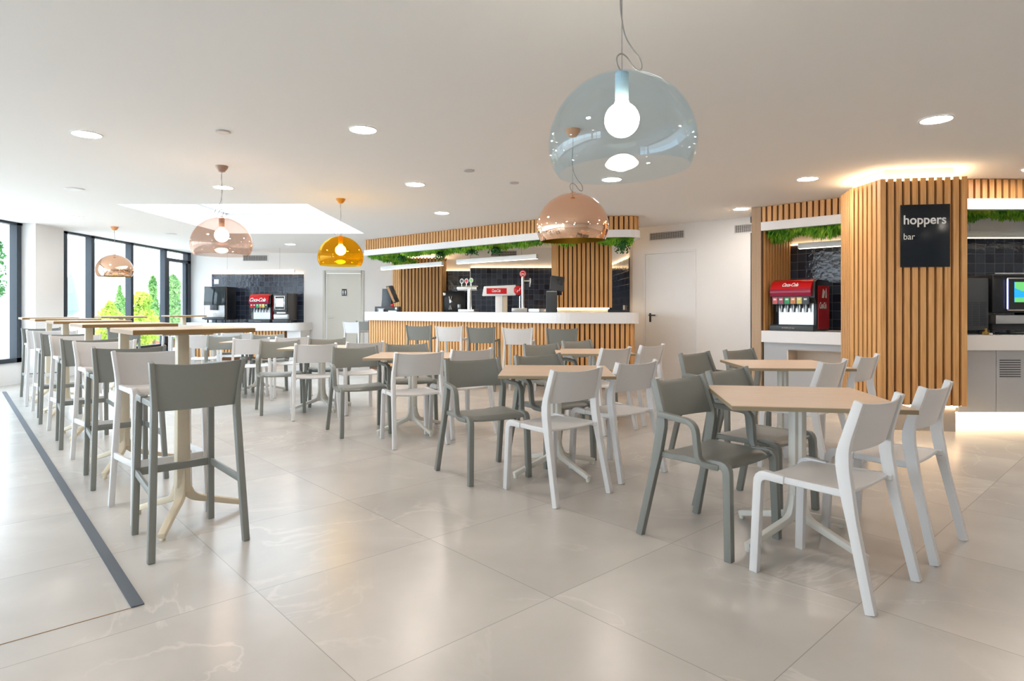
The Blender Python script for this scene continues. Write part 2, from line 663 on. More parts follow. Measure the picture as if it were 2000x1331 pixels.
# ------------------------------------------------------------------ room shell
XL, XR, YB, YF = -8.0, 8.0, 15.3, -3.6
struct('floor', MB().box(XL - 0.05, XR, YF, YB, -0.1, 0), M['floor'])
# ceiling with a skylight opening
sx0, sx1, sy0, sy1 = -5.25, -2.72, 8.2, 11.35
mb = MB()
for a in ((XL - 0.3, sx0, YF, YB + 0.3), (sx1, XR, YF, YB + 0.3), (sx0, sx1, YF, sy0), (sx0, sx1, sy1, YB + 0.3)):
    mb.box(a[0], a[1], a[2], a[3], CEIL, CEIL + 0.12)
struct('ceiling', mb, M['ceil'])
mb = MB()
mb.box(sx0 - 0.06, sx0, sy0 - 0.06, sy1 + 0.06, CEIL + 0.12, 3.0)
mb.box(sx1, sx1 + 0.06, sy0 - 0.06, sy1 + 0.06, CEIL + 0.12, 3.0)
mb.box(sx0, sx1, sy0 - 0.06, sy0, CEIL + 0.12, 3.0)
mb.box(sx0, sx1, sy1, sy1 + 0.06, CEIL + 0.12, 3.0)
sk = struct('window_4', mb, M['ceil'])
mb = MB()
mb.box(sx0, sx1, sy0, sy0 + 0.05, 2.96, 3.02).box(sx0, sx1, sy1 - 0.05, sy1, 2.96, 3.02)
mb.box(sx0, sx0 + 0.05, sy0, sy1, 2.96, 3.02).box(sx1 - 0.05, sx1, sy0, sy1, 2.96, 3.02)
mb.box(sx0, sx1, 9.75, 9.79, 2.96, 3.02)
mb.build('skylight_frame', M['white'], sk)
MB().box(sx0, sx1, sy0, sy1, 2.985, 2.995).build('skylight_pane', M['glass'], sk, smooth=False)

# left side: knee wall, column, glazing
mb = MB().box(XL - 0.2, XL + 0.02, YF, 10.05, 0, 0.35).box(XL - 0.2, XL + 0.02, 10.66, 14.15, 0, 0.35)
mb.box(XL - 0.2, -7.74, 10.03, 10.66, 0, CEIL)
mb.box(XL - 0.2, XL, 10.66, 10.95, 0, CEIL)
struct('wall_left', mb, M['wall'])


def glazing(name, y0, y1, posts, z0, z1, pane_kind='window_pane'):
    f = MB()
    f.box(XL - 0.07, XL + 0.05, y0, y1, z0, z0 + 0.07)
    f.box(XL - 0.07, XL + 0.05, y0, y1, z1 - 0.04, z1)
    for p in posts:
        f.box(XL - 0.07, XL + 0.05, p - 0.045, p + 0.045, z0, z1)
    o = struct(name, f, M['frame'])
    return o


wi = glazing('window_1', YF + 0.05, 10.03, [YF + 0.1, -1.2, 1.2, 3.6, 6.0, 8.3, 9.96], 0.35, CEIL)
MB().box(XL - 0.015, XL - 0.005, YF + 0.05, 10.0, 0.4, CEIL - 0.02).build('window_pane', M['glass'], wi, smooth=False)
wi = glazing('window_2', 10.97, 14.24, [11.0, 11.72, 12.93, 14.19], 0.35, CEIL)
MB().box(XL - 0.015, XL - 0.005, 10.98, 14.2, 0.4, CEIL - 0.02).build('window_pane', M['glass'], wi, smooth=False)
# glazed terrace door with transom
f = MB().box(XL - 0.07, XL + 0.05, 14.24, 15.28, 2.33, 2.40).box(XL - 0.07, XL + 0.05, 14.24, 15.28, CEIL - 0.04, CEIL)
f.box(XL - 0.07, XL + 0.05, 15.14, 15.29, 0, CEIL).box(XL - 0.07, XL + 0.05, 14.24, 14.30, 0, 2.33).box(XL - 0.07, XL + 0.05, 14.24, 15.2, 0, 0.12)
f.box(XL - 0.05, XL + 0.03, 14.30, 14.36, 0.1, 2.33).box(XL - 0.05, XL + 0.03, 15.08, 15.14, 0.1, 2.33)
dr = struct('door_3', f, M['frame'])
MB().box(XL - 0.015, XL - 0.005, 14.3, 15.15, 0.1, CEIL - 0.02).build('door_pane', M['glass'], dr, smooth=False)
MB().tube([(XL + 0.03, 14.42, 1.05), (XL + 0.09, 14.42, 1.05), (XL + 0.09, 14.54, 1.05)], 0.011).build('door_handle', M['steel'], dr)

# back wall with the restroom door opening, and the stepped wall behind the bar
mb = MB()
mb.box(XL - 0.2, -4.61, YB, YB + 0.2, 0, CEIL).box(-3.74, XR, YB, YB + 0.2, 0, CEIL).box(-4.61, -3.74, YB, YB + 0.2, 2.10, CEIL)
struct('wall_back', mb, M['wall'])
mb = MB().box(-2.0, -0.95, 14.7, 15.29, 0, CEIL).box(-0.95, 2.3, 13.9, 15.29, 0, CEIL).box(2.08, 2.3, 10.66, 13.9, 0, CEIL)
struct('wall_behind_bar', mb, M['wall'])
W0, wd, wn_ = Vector((2.08, 10.66)), Vector((0.741, -0.672)), Vector((0.672, 0.741))
struct('wall_diagonal', MB().obox(tuple(W0), wd, wn_, 2.035, 0.2, 0, CEIL), M['wall'])
struct('wall_right', MB().box(XR, XR + 0.2, YF, YB, 0, CEIL), M['wall'])
struct('wall_front', MB().box(XL - 0.2, XL + 0.4, YF - 0.2, YF, 0, CEIL).box(-4.6, XR, YF - 0.2, YF, 0, CEIL).box(XL + 0.4, -4.6, YF - 0.2, YF, 0, 0.35).box(XL + 0.4, -4.6, YF - 0.2, YF, 2.5, CEIL), M['wall'])
mb = MB().box(XL + 0.4, -4.6, YF - 0.12, YF, 0.35, 0.42).box(XL + 0.4, -4.6, YF - 0.12, YF, 2.44, 2.5)
for i in range(3):
    mb.box(XL + 0.4 + i * 1.46, XL + 0.48 + i * 1.46, YF - 0.12, YF, 0.35, 2.5)
wi = struct('window_5', mb, M['frame'])  # unseen window added behind the camera so the foreground is lit
MB().box(XL + 0.42, -4.62, YF - 0.07, YF - 0.06, 0.4, 2.46).build('window_pane', M['glass'], wi, smooth=False)

# restroom door
d = struct('door_1', MB().box(-4.60, -3.75, YB + 0.02, YB + 0.06, 0.0, 2.095), M['door'])
mb = MB().box(-4.69, -4.61, YB - 0.02, YB, 0, 2.17).box(-3.74, -3.67, YB - 0.02, YB, 0, 2.17).box(-4.61, -3.74, YB - 0.02, YB, 2.10, 2.17)
mb.build('door_frame', M['door'], d, 0.004)
MB().tube([(-4.53, YB + 0.02, 1.0), (-4.53, YB - 0.05, 1.0), (-4.40, YB - 0.05, 1.0)], 0.011).build('door_handle', M['steel'], d)
sg = MB().box(-4.22, -4.10, YB + 0.008, YB + 0.018, 1.54, 1.71).build('restroom_sign', M['black'])
tag(sg, 'small black restroom plate with two white figures on the cream door', 'sign')
mb = MB()
for cx in (-4.188, -4.132):
    mb.disc_y(cx, 1.667, YB + 0.004, YB + 0.008, 0.011)
    mb.box(cx - 0.013, cx + 0.013, YB + 0.004, YB + 0.008, 1.61, 1.652).box(cx - 0.008, cx + 0.008, YB + 0.004, YB + 0.008, 1.565, 1.61)
mb.build('pictogram', M['paper'], sg)

# white service door in the diagonal wall
def on_wall(s, z, out=0.0):
    p = W0 + wd * s - wn_ * out
    return (p.x, p.y, z)


q = W0 + wd * 0.2655 - wn_ * 0.012
d = struct('door_2', MB().obox((q.x, q.y), wd, wn_, 0.862, 0.012, 0.0, 2.13), M['door2'])
mb = MB()
for s0, s1, z0, z1 in ((0.225, 0.262, 0, 2.17), (1.131, 1.168, 0, 2.17), (0.262, 1.131, 2.135, 2.17)):
    q = W0 + wd * s0 - wn_ * 0.02
    mb.obox((q.x, q.y), wd, wn_, s1 - s0, 0.02, z0, z1)
mb.build('door_frame', M['door2'], d)
mb = MB()
q = W0 + wd * 0.335 - wn_ * 0.02
mb.obox((q.x, q.y), wd, wn_, 0.034, 0.01, 0.99, 1.14)
mb.tube([on_wall(0.352, 1.105, 0.015), on_wall(0.352, 1.105, 0.06), on_wall(0.47, 1.105, 0.06)], 0.011)
mb.build('door_handle', M['black'], d)


def grille(label, c, e, n, le, z0, z1, nv, nh):
    r = empty('air_grille', (0, 0, 0), 0, label, 'vent', 'wall air grilles')
    mb = MB()
    fr = 0.018
    for a, b, zz0, zz1 in ((-fr, 0, z0 - fr, z1 + fr), (le, le + fr, z0 - fr, z1 + fr), (0, le, z0 - fr, z0), (0, le, z1, z1 + fr)):
        p = Vector(c) + Vector(e) * a - Vector(n) * 0.012
        mb.obox(tuple(p), e, n, b - a, 0.012, zz0, zz1)
    mb.build('vent_frame', M['white'], r)
    p = Vector(c) - Vector(n) * 0.002
    MB().obox(tuple(p), e, n, le, 0.002, z0, z1).build('vent_backing', M['dark'], r)
    mb = MB()
    for i in range(nv):
        p = Vector(c) + Vector(e) * (le * (i + 0.5) / nv - 0.004) - Vector(n) * 0.009
        mb.obox(tuple(p), e, n, 0.008, 0.004, z0, z1)
    for i in range(nh):
        z = z0 + (z1 - z0) * (i + 0.5) / nh
        p = Vector(c) - Vector(n) * 0.011
        mb.obox(tuple(p), e, n, le, 0.003, z - 0.004, z + 0.004)
    mb.build('vent_bars', M['vent'], r)
    return r


grille('white framed air grille above the white service door', tuple(W0 + wd * 0.34), wd, wn_, 0.62, 2.37, 2.485, 20, 5)
grille('white framed air grille at the end of wall beside the right alcove', tuple(W0 + wd * 1.80), wd, wn_, 0.26, 2.37, 2.485, 9, 5)
grille('air grille on back wall between the rose lamp and the amber lamp', (-6.66, YB), Vector((1, 0)), Vector((0, 1)), 0.60, 2.41, 2.54, 20, 3)
grille('air grille on the wall inside the bar, under the greenery', (-0.46, 13.9), Vector((1, 0)), Vector((0, 1)), 0.56, 2.40, 2.52, 20, 3)

# dark movement joint in the floor along the tall tables
e = Vector((-0.671, 0.741))
n = Vector((0.741, 0.671))
tag(struct('trim_1', MB().obox((-1.528, 2.478), e, n, 8.75, 0.046, 0.0005, 0.006), M['strip']))
tag(struct('trim_2', MB().obox((-1.53, 2.478), -n, e, 6.0, 0.004, 0.0002, 0.0015), M['hedge']))
mb = MB().box(-7.98, -4.69, YB - 0.012, YB, 0, 0.07)
struct('baseboard_back', mb, M['white'])

# ------------------------------------------------------------------ exterior terrace seen through the glass
struct('trim_3', MB().box(-60, XL - 0.2, -30, 60, -0.25, -0.12), M['terrace']).name = 'floor_terrace'
ob = MB().box(-46, -30, 20, 46, -0.12, 6.0).build('distant_building', M['facade'])
tag(ob, 'pale blown-out building far beyond the terrace', 'building')
mbw = MB()
for i in range(4):
    mbw.box(-30.0, -29.95, 22 + i * 5.5, 23.6 + i * 5.5, 1.2, 3.4)
mbw.build('window', M['vent'], ob)


def leafy(name, m, cx, cy, z0, z1, rad, n, size, label, cat='tree', trunk=True, cone=False, group=None, base=-0.12):
    t = empty(name, (cx, cy, base), 0, label, cat, group)
    mb = MB()
    for _ in range(n):
        u = random.random()
        z = z0 + (z1 - z0) * u
        rr = rad * (1 - u) ** 0.7 if cone else rad * math.sin(PI * (0.12 + 0.86 * u)) ** 0.6
        rr *= 0.75 + 0.35 * math.sin(cx * 3 + z * 5 + random.random())
        a = random.random() * 2 * PI
        r = rr * math.sqrt(random.random())
        p = Vector((r * math.cos(a), r * math.sin(a), z - base))
        d1 = Vector((random.gauss(0, 1), random.gauss(0, 1), random.gauss(0, 1))).normalized()
        d2 = d1.orthogonal().normalized()
        s = size * random.uniform(0.6, 1.4)
        mb.add([p - d1 * s, p - d2 * s * 0.4, p + d1 * s, p + d2 * s * 0.4], [(0, 1, 2, 3)])
    mb.build('foliage', m, t, smooth=False)
    if trunk:
        MB().tube([(0, 0, 0), (0.02, 0.03, (z0 - base) * 0.6), (0, 0, (z1 - base) * 0.7)], [0.06, 0.05, 0.02]).build('trunk', M['trunk'], t)
    return t


leafy('terrace_bush', M['tree1'], -11.4, 17.5, 0.2, 1.42, 0.45, 1800, 0.06, 'low yellow-green bush outside, left of the other terrace bushes', 'shrub')
leafy('terrace_conifer', M['tree2'], -12.45, 19.6, 0.2, 1.95, 0.42, 1200, 0.06, 'short green conifer outside, just behind the yellow-green bush', 'tree', cone=True)
leafy('terrace_bush', M['tree1'], -11.15, 18.6, 0.1, 1.72, 0.62, 2400, 0.065, 'wide bright green bush outside the third window pane', 'shrub')
leafy('terrace_conifer', M['tree2'], -11.75, 20.2, 0.2, 2.28, 0.55, 1600, 0.07, 'tall narrow green conifer outside the third window pane', 'tree', cone=True)
leafy('terrace_conifer', M['tree2'], -11.75, 21.4, 0.2, 2.40, 0.95, 3400, 0.07, 'pointed green conifer outside the glazed terrace door', 'tree', cone=True)
leafy('flowering_tree', M['fern'], -11.62, 14.0, 1.5, 2.75, 0.30, 260, 0.05, 'sparse tree outside the leftmost window', 'tree', trunk=False)
tag(MB().box(-14.0, -11.3, 23.0, 23.4, -0.12, 0.98).build('terracotta_planter', M['redplanter'], bevel=0.02), 'long terracotta red planter wall behind the terrace door', 'planter')
ps = empty('folded_parasol', (-11.3, 13.6 + 2.2, -0.12), 0, 'folded pale parasol standing outside behind the second window pane', 'parasol')
MB().lathe([(0.02, 1.15), (0.20, 1.3), (0.17, 1.6), (0.07, 2.1), (0.01, 2.3)], seg=14).build('parasol_cloth', M['parasol'], ps)
MB().cyl(0, 0, 0, 2.45, 0.025).build('parasol_pole', M['vent'], ps)

# ------------------------------------------------------------------ chairs
def leg_path(pts, r=0.05):
    return rpath(pts, r, 5)


def lerp_list(vals, n):
    out = []
    for i in range(n):
        t = i / (n - 1) * (len(vals) - 1)
        k = min(int(t), len(vals) - 2)
        out.append(vals[k] + (vals[k + 1] - vals[k]) * (t - k))
    return out


def back_panel(xh, zs, ys, bulge, thick=0.010, nx=12, nz=6):
    """curved backrest shell; zs/ys bottom->top lines, xh half widths bottom/top"""
    mb = MB()
    vs = []
    for side in (0, 1):
        for j in range(nz + 1):
            tz = j / nz
            for i in range(nx + 1):
                u = -1 + 2 * i / nx
                xw = xh[0] + (xh[1] - xh[0]) * tz
                dip = 0.012 * (1 - u * u) * (1 if tz > 0.99 else 0)
                z = zs[0] + (zs[1] - zs[0]) * tz - dip
                y = ys[0] + (ys[1] - ys[0]) * tz - bulge * (1 - u * u) + (thick if side else 0)
                vs.append((u * xw, y, z))
    n1 = (nx + 1) * (nz + 1)
    fs = []
    for j in range(nz):
        for i in range(nx):
            a = j * (nx + 1) + i
            fs.append((a, a + 1, a + nx + 2, a + nx + 1))
            fs.append((n1 + a, n1 + a + nx + 1, n1 + a + nx + 2, n1 + a + 1))
    for i in range(nx):
        fs.append((i, n1 + i, n1 + i + 1, i + 1))
        a = nz * (nx + 1) + i
        fs.append((a, a + 1, n1 + a + 1, n1 + a))
    for j in range(nz):
        a = j * (nx + 1)
        fs.append((a, a + nx + 1, n1 + a + nx + 1, n1 + a))
        a += nx
        fs.append((a, n1 + a, n1 + a + nx + 1, a + nx + 1))
    return mb.add(vs, fs)


def seat_mesh(xr, xf, y0, y1, z, dish=0.012, th=0.016, rail=0.03, nx=10, ny=8):
    mb = MB()
    vs = []
    for side in (0, 1):
        for j in range(ny + 1):
            ty = j / ny
            for i in range(nx + 1):
                u = -1 + 2 * i / nx
                x = u * (xr + (xf - xr) * ty)
                zz = z - dish * (1 - u * u) * math.sin(PI * min(1, ty * 1.1 + 0.05)) ** 0.5 if 0 < ty < 1 else z - dish * (1 - u * u) * 0.8
                if ty > 0.85:
                    zz -= 0.012 * ((ty - 0.85) / 0.15) ** 2
                vs.append((x, y0 + (y1 - y0) * ty, zz - (th if side else 0)))
    n1 = (nx + 1) * (ny + 1)
    fs = []
    for j in range(ny):
        for i in range(nx):
            a = j * (nx + 1) + i
            fs.append((a, a + 1, a + nx + 2, a + nx + 1))
            fs.append((n1 + a, n1 + a + nx + 1, n1 + a + nx + 2, n1 + a + 1))
    for i in range(nx):
        fs.append((i, n1 + i, n1 + i + 1, i + 1))
        a = ny * (nx + 1) + i
        fs.append((a, a + 1, n1 + a + 1, n1 + a))
    for j in range(ny):
        a = j * (nx + 1)
        fs.append((a, a + nx + 1, n1 + a + nx + 1, n1 + a))
        a += nx
        fs.append((a, n1 + a, n1 + a + nx + 1, a + nx + 1))
    mb.add(vs, fs)
    for s in (-1, 1):
        mb.blade([(s * xr, y0 - 0.02, z - 0.014), (s * (xr + xf) / 2, (y0 + y1) / 2, z - 0.014), (s * xf, y1 - 0.01, z - 0.014)],
                 0.026, rail)
    return mb


def make_side_chair(m, z=0):
    t = empty('dining_chair', (0, 0, 0), 0, 'x', 'chair')
    for s in (-1, 1):
        p = leg_path([(s * 0.243, -0.268, 0), (s * 0.226, -0.180, 0.40), (s * 0.221, -0.146, 0.605), (s * 0.212, -0.212, 0.828)], 0.07)
        MB().blade(p, lerp_list([0.034, 0.034, 0.026], len(p)), lerp_list([0.038, 0.048, 0.056, 0.038], len(p))).build('leg', m, t, 0.0035)
        p = leg_path([(s * 0.216, 0.238, 0), (s * 0.205, 0.222, 0.452), (s * 0.205, 0.10, 0.445)], 0.045)
        MB().blade(p, 0.034, lerp_list([0.038, 0.044, 0.036], len(p))).build('leg', m, t, 0.0035)
    seat_mesh(0.212, 0.196, -0.165, 0.215, 0.458).build('seat', m, t, 0.004, segs=1)
    back_panel((0.214, 0.206), (0.612, 0.822), (-0.156, -0.219), 0.030).build('backrest', m, t, 0.003, segs=1)
    return t


def make_armchair(m):
    t = empty('armchair', (0, 0, 0), 0, 'x', 'chair')
    for s in (-1, 1):
        p = leg_path([(s * 0.262, -0.272, 0), (s * 0.240, -0.180, 0.42), (s * 0.232, -0.146, 0.625), (s * 0.216, -0.212, 0.828)], 0.06)
        MB().blade(p, lerp_list([0.034, 0.034, 0.026], len(p)), lerp_list([0.038, 0.048, 0.054, 0.038], len(p))).build('leg', m, t, 0.0035)
        p = leg_path([(s * 0.232, 0.232, 0), (s * 0.222, 0.218, 0.452), (s * 0.225, 0.10, 0.445)], 0.045)
        MB().blade(p, 0.036, lerp_list([0.038, 0.044, 0.036], len(p))).build('leg', m, t, 0.0035)
        p = rpath([(s * 0.240, -0.165, 0.655), (s * 0.268, 0.068, 0.640), (s * 0.262, 0.085, 0.445), (s * 0.228, 0.175, 0.436)], 0.055, 6)
        MB().blade(p, 0.036, 0.028).build('armrest', m, t, 0.004)
    seat_mesh(0.226, 0.214, -0.165, 0.215, 0.458).build('seat', m, t, 0.004, segs=1)
    back_panel((0.224, 0.210), (0.618, 0.822), (-0.156, -0.219), 0.034).build('backrest', m, t, 0.003, segs=1)
    return t


def make_stool(m):
    t = empty('bar_stool', (0, 0, 0), 0, 'x', 'stool')
    for s in (-1, 1):
        p = leg_path([(s * 0.218, -0.245, 0), (s * 0.200, -0.205, 0.45), (s * 0.190, -0.178, 0.735), (s * 0.212, -0.222, 0.948)], 0.08)
        MB().blade(p, lerp_list([0.032, 0.030, 0.022], len(p)), lerp_list([0.036, 0.042, 0.050, 0.034], len(p))).build('leg', m, t, 0.0035)
        p = leg_path([(s * 0.190, 0.243, 0), (s * 0.178, 0.205, 0.742), (s * 0.178, 0.09, 0.735)], 0.045)
        MB().blade(p, 0.032, lerp_list([0.034, 0.038, 0.034], len(p))).build('leg', m, t, 0.0035)
        MB().blade([(s * 0.206, -0.217, 0.315), (s * 0.186, 0.225, 0.335)], 0.016, 0.038).build('side_rail', m, t, 0.004)
    seat_mesh(0.182, 0.172, -0.17, 0.200, 0.745).build('seat', m, t, 0.004, segs=1)
    back_panel((0.188, 0.206), (0.705, 0.942), (-0.185, -0.228), 0.022).build('backrest', m, t, 0.003, segs=1)
    MB().blade([(-0.186, 0.226, 0.335), (0.186, 0.226, 0.335)], 0.040, 0.018, ax=(0, 0, 1)).build('footrest', m, t, 0.004)
    return t


P_CH = {'w': make_side_chair(M['cwhite']), 'g': make_armchair(M['cgrey'])}
P_ST = {'w': make_stool(M['cwhite']), 'g': make_stool(M['cgrey'])}
used = set()


def put(proto, key, x, y, rz, label, group):
    if key not in used:
        used.add(key)
        proto.location = (x, y, 0)
        proto.rotation_euler = (0, 0, rz)
        tag(proto, label, None, group)
        return proto
    return copy_tree(proto, (x, y, 0), rz, label, group)


def chair(kind, bx, by, deg, label):
    """bx, by: middle of the top of the back; deg: heading, 0 = away from the camera"""
    r = deg * D2R
    f = Vector((-math.sin(r), math.cos(r)))
    p = Vector((bx, by)) + f * 0.205
    put(P_CH[kind], 'c' + kind, p.x, p.y, r, label,
        'white armless dining chairs' if kind == 'w' else 'sage grey dining armchairs')


TN = {1: 'right foreground table', 2: 'table facing the right alcove', 3: 'middle table under the big copper lamp',
      4: 'table at the right end of the bar', 5: 'table left of centre', 6: 'table before the restroom door',
      7: 'table before the far drinks counter', 8: 'farthest low table'}
CH = [('w', 1.56, 2.625, 39, 1, 'near side'), ('w', 2.125, 3.10, 41, 1, 'right side'), ('g', 0.93, 3.42, -140, 1, 'left side'), ('g', 1.36, 3.885, -139, 1, 'far side'),
      ('w', 2.35, 4.52, 41, 2, 'near side'), ('w', 2.92, 5.07, 42, 2, 'right side'), ('g', 1.59, 5.37, -138, 2, 'left side'), ('g', 2.14, 5.82, -143, 2, 'far side'),
      ('w', 0.413, 3.93, 40, 3, 'near side'), ('w', 0.90, 4.45, 40, 3, 'right side'), ('g', -0.30, 4.685, -150, 3, 'left side'), ('g', 0.217, 5.145, -147, 3, 'far side'),
      ('w', 1.02, 6.05, 42, 4, 'near side'), ('w', 1.49, 6.56, 45, 4, 'right side'), ('g', 0.32, 6.77, -148, 4, 'left side'), ('g', 0.79, 7.52, -145, 4, 'far side'),
      ('w', -0.815, 5.44, 27, 5, 'near side'), ('w', -0.38, 5.87, 35, 5, 'right side'), ('g', -1.585, 6.24, -152, 5, 'left side'), ('g', -1.16, 6.80, -160, 5, 'far side'),
      ('w', -2.155, 6.79, 24, 6, 'near side'), ('w', -1.70, 7.16, 32, 6, 'right side'), ('g', -2.81, 7.48, -155, 6, 'left side'), ('g', -2.41, 8.05, -160, 6, 'far side'),
      ('w', -3.41, 8.08, 25, 7, 'near side'), ('w', -3.03, 8.52, 30, 7, 'right side'), ('g', -4.18, 8.98, -150, 7, 'left side'), ('g', -3.72, 9.42, -155, 7, 'far side'),
      ('w', -4.68, 9.30, 25, 8, 'near side'), ('w', -4.42, 9.9, 30, 8, 'right side'), ('g', -5.0, 10.9, -155, 8, 'far side')]
for k, bx, by, dg, tn, side in CH:
    if k == 'w':
        chair(k, bx, by, dg, 'white chair on the %s of the %s' % (side, TN[tn]))
    else:
        chair(k, bx, by, dg, 'grey armchair on the %s of the %s' % (side, TN[tn]))


# ------------------------------------------------------------------ tables
def cross_column(mb, w, z0, z1, flare=0.0, n=1):
    """ribbed column: cross shaped section"""
    a, b = w / 2, w / 4.2
    pts = [(a, -b), (a, b), (b, b), (b, a), (-b, a), (-b, b), (-a, b), (-a, -b), (-b, -b), (-b, -a), (b, -a), (b, -b)]
    return mb.prism(pts, z0, z1)


def make_low_table():
    t = empty('square_table', (0, 0, 0), 0, 'x', 'table')
    MB().box(-0.4, 0.4, -0.4, 0.4, 0.7285, 0.75).build('tabletop', M['ptop'], t, 0.0015, segs=1)
    MB().box(-0.4012, 0.4012, -0.4012, 0.4012, 0.7275, 0.7465).build('edge_band', M['tedge'], t)
    MB().box(-0.16, 0.16, -0.16, 0.16, 0.715, 0.7275).build('mounting_plate', M['creamw'], t)
    mb = MB()
    cross_column(mb, 0.085, 0.10, 0.716)
    r = mb.build('column', M['creamw'], t, 0.008)
    r.rotation_euler = (0, 0, 37 * D2R)
    for k in range(4):
        a = (37 + 90 * k) * D2R
        c, s = math.cos(a), math.sin(a)
        p = rpath([(0.030 * c, 0.030 * s, 0.24), (0.034 * c, 0.034 * s, 0.125), (0.375 * c, 0.375 * s, 0.030)], 0.07, 5)
        mb = MB().blade(p, lerp_list([0.030, 0.036, 0.034], len(p)), lerp_list([0.030, 0.055, 0.042, 0.030], len(p)), ax=(-s, c, 0))
        mb.cyl(0.362 * c, 0.362 * s, 0, 0.03, 0.014)
        mb.build('leg', M['creamw'], t, 0.005)
    return t


lt = make_low_table()
TB = [(1, 1.49, 3.225, -9), (2, 2.25, 5.13, -3), (3, 0.325, 4.59, -3), (4, 0.87, 6.70, -2), (5, -0.985, 6.12, 0), (6, -2.30, 7.46, 2), (7, -3.64, 8.88, 3), (8, -4.98, 10.3, 3)]
TLAB = {1: 'square beige table in the right foreground', 2: 'square beige table in front of the right drinks alcove', 3: 'square beige table in the middle, below the big copper lamp',
        4: 'square beige table nearest the right end of the bar', 5: 'square beige table left of centre, in front of the bar stools', 6: 'square beige table in front of the restroom door',
        7: 'square beige table in front of the far drinks counter', 8: 'square beige table farthest back, towards the terrace door'}
for i, (k, x, y, a) in enumerate(TB):
    if i == 0:
        lt.location = (x, y, 0)
        lt.rotation_euler = (0, 0, a * D2R)
        tag(lt, TLAB[k], None, 'low square tables')
    else:
        copy_tree(lt, (x, y, 0), a * D2R, TLAB[k], 'low square tables')


def make_high_table():
    t = empty('tall_bar_table', (0, 0, 0), 0, 'x', 'table')
    o = MB().box(-0.30, 0.30, -0.30, 0.30, 1.072, 1.096).build('tabletop', M['htop'], t, 0.0015, segs=1)
    e = MB().box(-0.3012, 0.3012, -0.3012, 0.3012, 1.0715, 1.0935).build('edge_band', M['hedge'], t)
    MB().box(-0.13, 0.13, -0.13, 0.13, 1.058, 1.0715).build('mounting_plate', M['cream'], t)
    mb = MB()
    mb.blade(rpath([(0, 0, 0.16), (0, 0, 1.06)], 0.01), [0.075, 0.062], [0.075, 0.062])
    mb.build('column', M['cream'], t, 0.01)
    for k in range(3):
        a = (-78 - 42.3 + 120 * k) * D2R
        c, s = math.cos(a), math.sin(a)
        p = rpath([(0.012 * c, 0.012 * s, 0.30), (0.018 * c, 0.018 * s, 0.135), (0.345 * c, 0.345 * s, 0.030)], 0.09, 6)
        mb = MB().blade(p, lerp_list([0.050, 0.050, 0.036], len(p)), lerp_list([0.040, 0.060, 0.045, 0.030], len(p)), ax=(-s, c, 0))
        mb.cyl(0.325 * c, 0.325 * s, 0, 0.03, 0.014)
        mb.build('leg', M['cream'], t, 0.006)
    return t


ht = make_high_table()
st = Vector((-1.075, 1.18))
h1 = Vector((-1.88, 3.52))
HN = ['nearest', 'second', 'third', 'fourth', 'fifth']
ha = 42.3 * D2R
for i in range(5):
    p = h1 + st * i
    lab = '%s tall oak-topped table from the camera in the left row along the floor strip' % HN[i]
    if i == 0:
        ht.location = (p.x, p.y, 0)
        ht.rotation_euler = (0, 0, ha)
        tag(ht, lab, None, 'tall tables')
    else:
        copy_tree(ht, (p.x, p.y, 0), ha, lab, 'tall tables')
copy_tree(ht, (-6.05, 9.55, 0), ha, 'tall table close to the windows, beyond the left row', 'tall tables')
copy_tree(ht, (-5.95, 11.2, 0), ha, 'farthest tall table, near the glazed terrace door', 'tall tables')

# stools at the tall tables
fA = Vector((-0.674, 0.738))


def stool(kind, x, y, r, label):
    put(P_ST[kind], 's' + kind, x, y, r, label, 'white bar stools' if kind == 'w' else 'sage grey bar stools')


near = ['g', 'g', 'g', 'g', 'w']
far = ['w', 'w', 'w', 'w', 'g']
rA = math.atan2(0.674, 0.738)
for i in range(5):
    c = h1 + st * i
    a = c + Vector((0.171, -0.277))
    b = c + Vector((-0.225, 0.200)) * 1.06
    stool(near[i], a.x, a.y, rA, '%s stool on the camera side of the %s tall table in the left row' % ('grey' if near[i] == 'g' else 'white', HN[i]))
    stool(far[i], b.x, b.y, rA + PI, '%s stool on the far side of the %s tall table in the left row' % ('grey' if far[i] == 'g' else 'white', HN[i]))
stool('g', -5.86, 9.27, rA, 'grey stool at the tall table close to the windows')
stool('w', -5.76, 10.92, rA, 'white stool on the camera side of the farthest tall table')
stool('w', -6.19, 11.42, rA + PI, 'white stool on the window side of the farthest tall table')
# stools along the bar
for x, y, k, dg, lab in ((-1.46, 9.95, 'g', -12, 'first grey stool in the line before the bar, in front of the till column'),
                         (-0.93, 9.55, 'w', -12, 'white stool second from the left in the line before the bar'),
                         (-0.415, 9.10, 'g', -12, 'grey stool in the middle of the line before the bar'),
                         (0.115, 8.68, 'w', -10, 'white stool fourth from the left in the line before the bar'),
                         (0.70, 8.50, 'g', -4, 'grey stool at the right end of the line before the bar')):
    r = dg * D2R
    stool(k, x, y + 0.2, r, lab)
stool('w', -3.26, 13.09, -28 * D2R, 'white stool at the left end of the bar')
stool('g', -3.18, 13.88, -30 * D2R, 'grey stool partly hidden behind the left end of the bar')

# ------------------------------------------------------------------ bar
bar = [(-2.96, 12.41), (0.72, 9.28), (1.92, 9.17), (1.92, 10.15)]
bp = [Vector(p) for p in rpath([Vector(p) for p in bar], 0.22, 6)]
# counter
t = empty('bar_counter', (0, 10, 0), 0, 'long angled bar counter with white top and vertical oak slat front', 'counter')
def local(mb, off=(0, 10, 0)):
    mb.v = [(a - off[0], b - off[1], c - off[2]) for a, b, c in mb.v]
    return mb


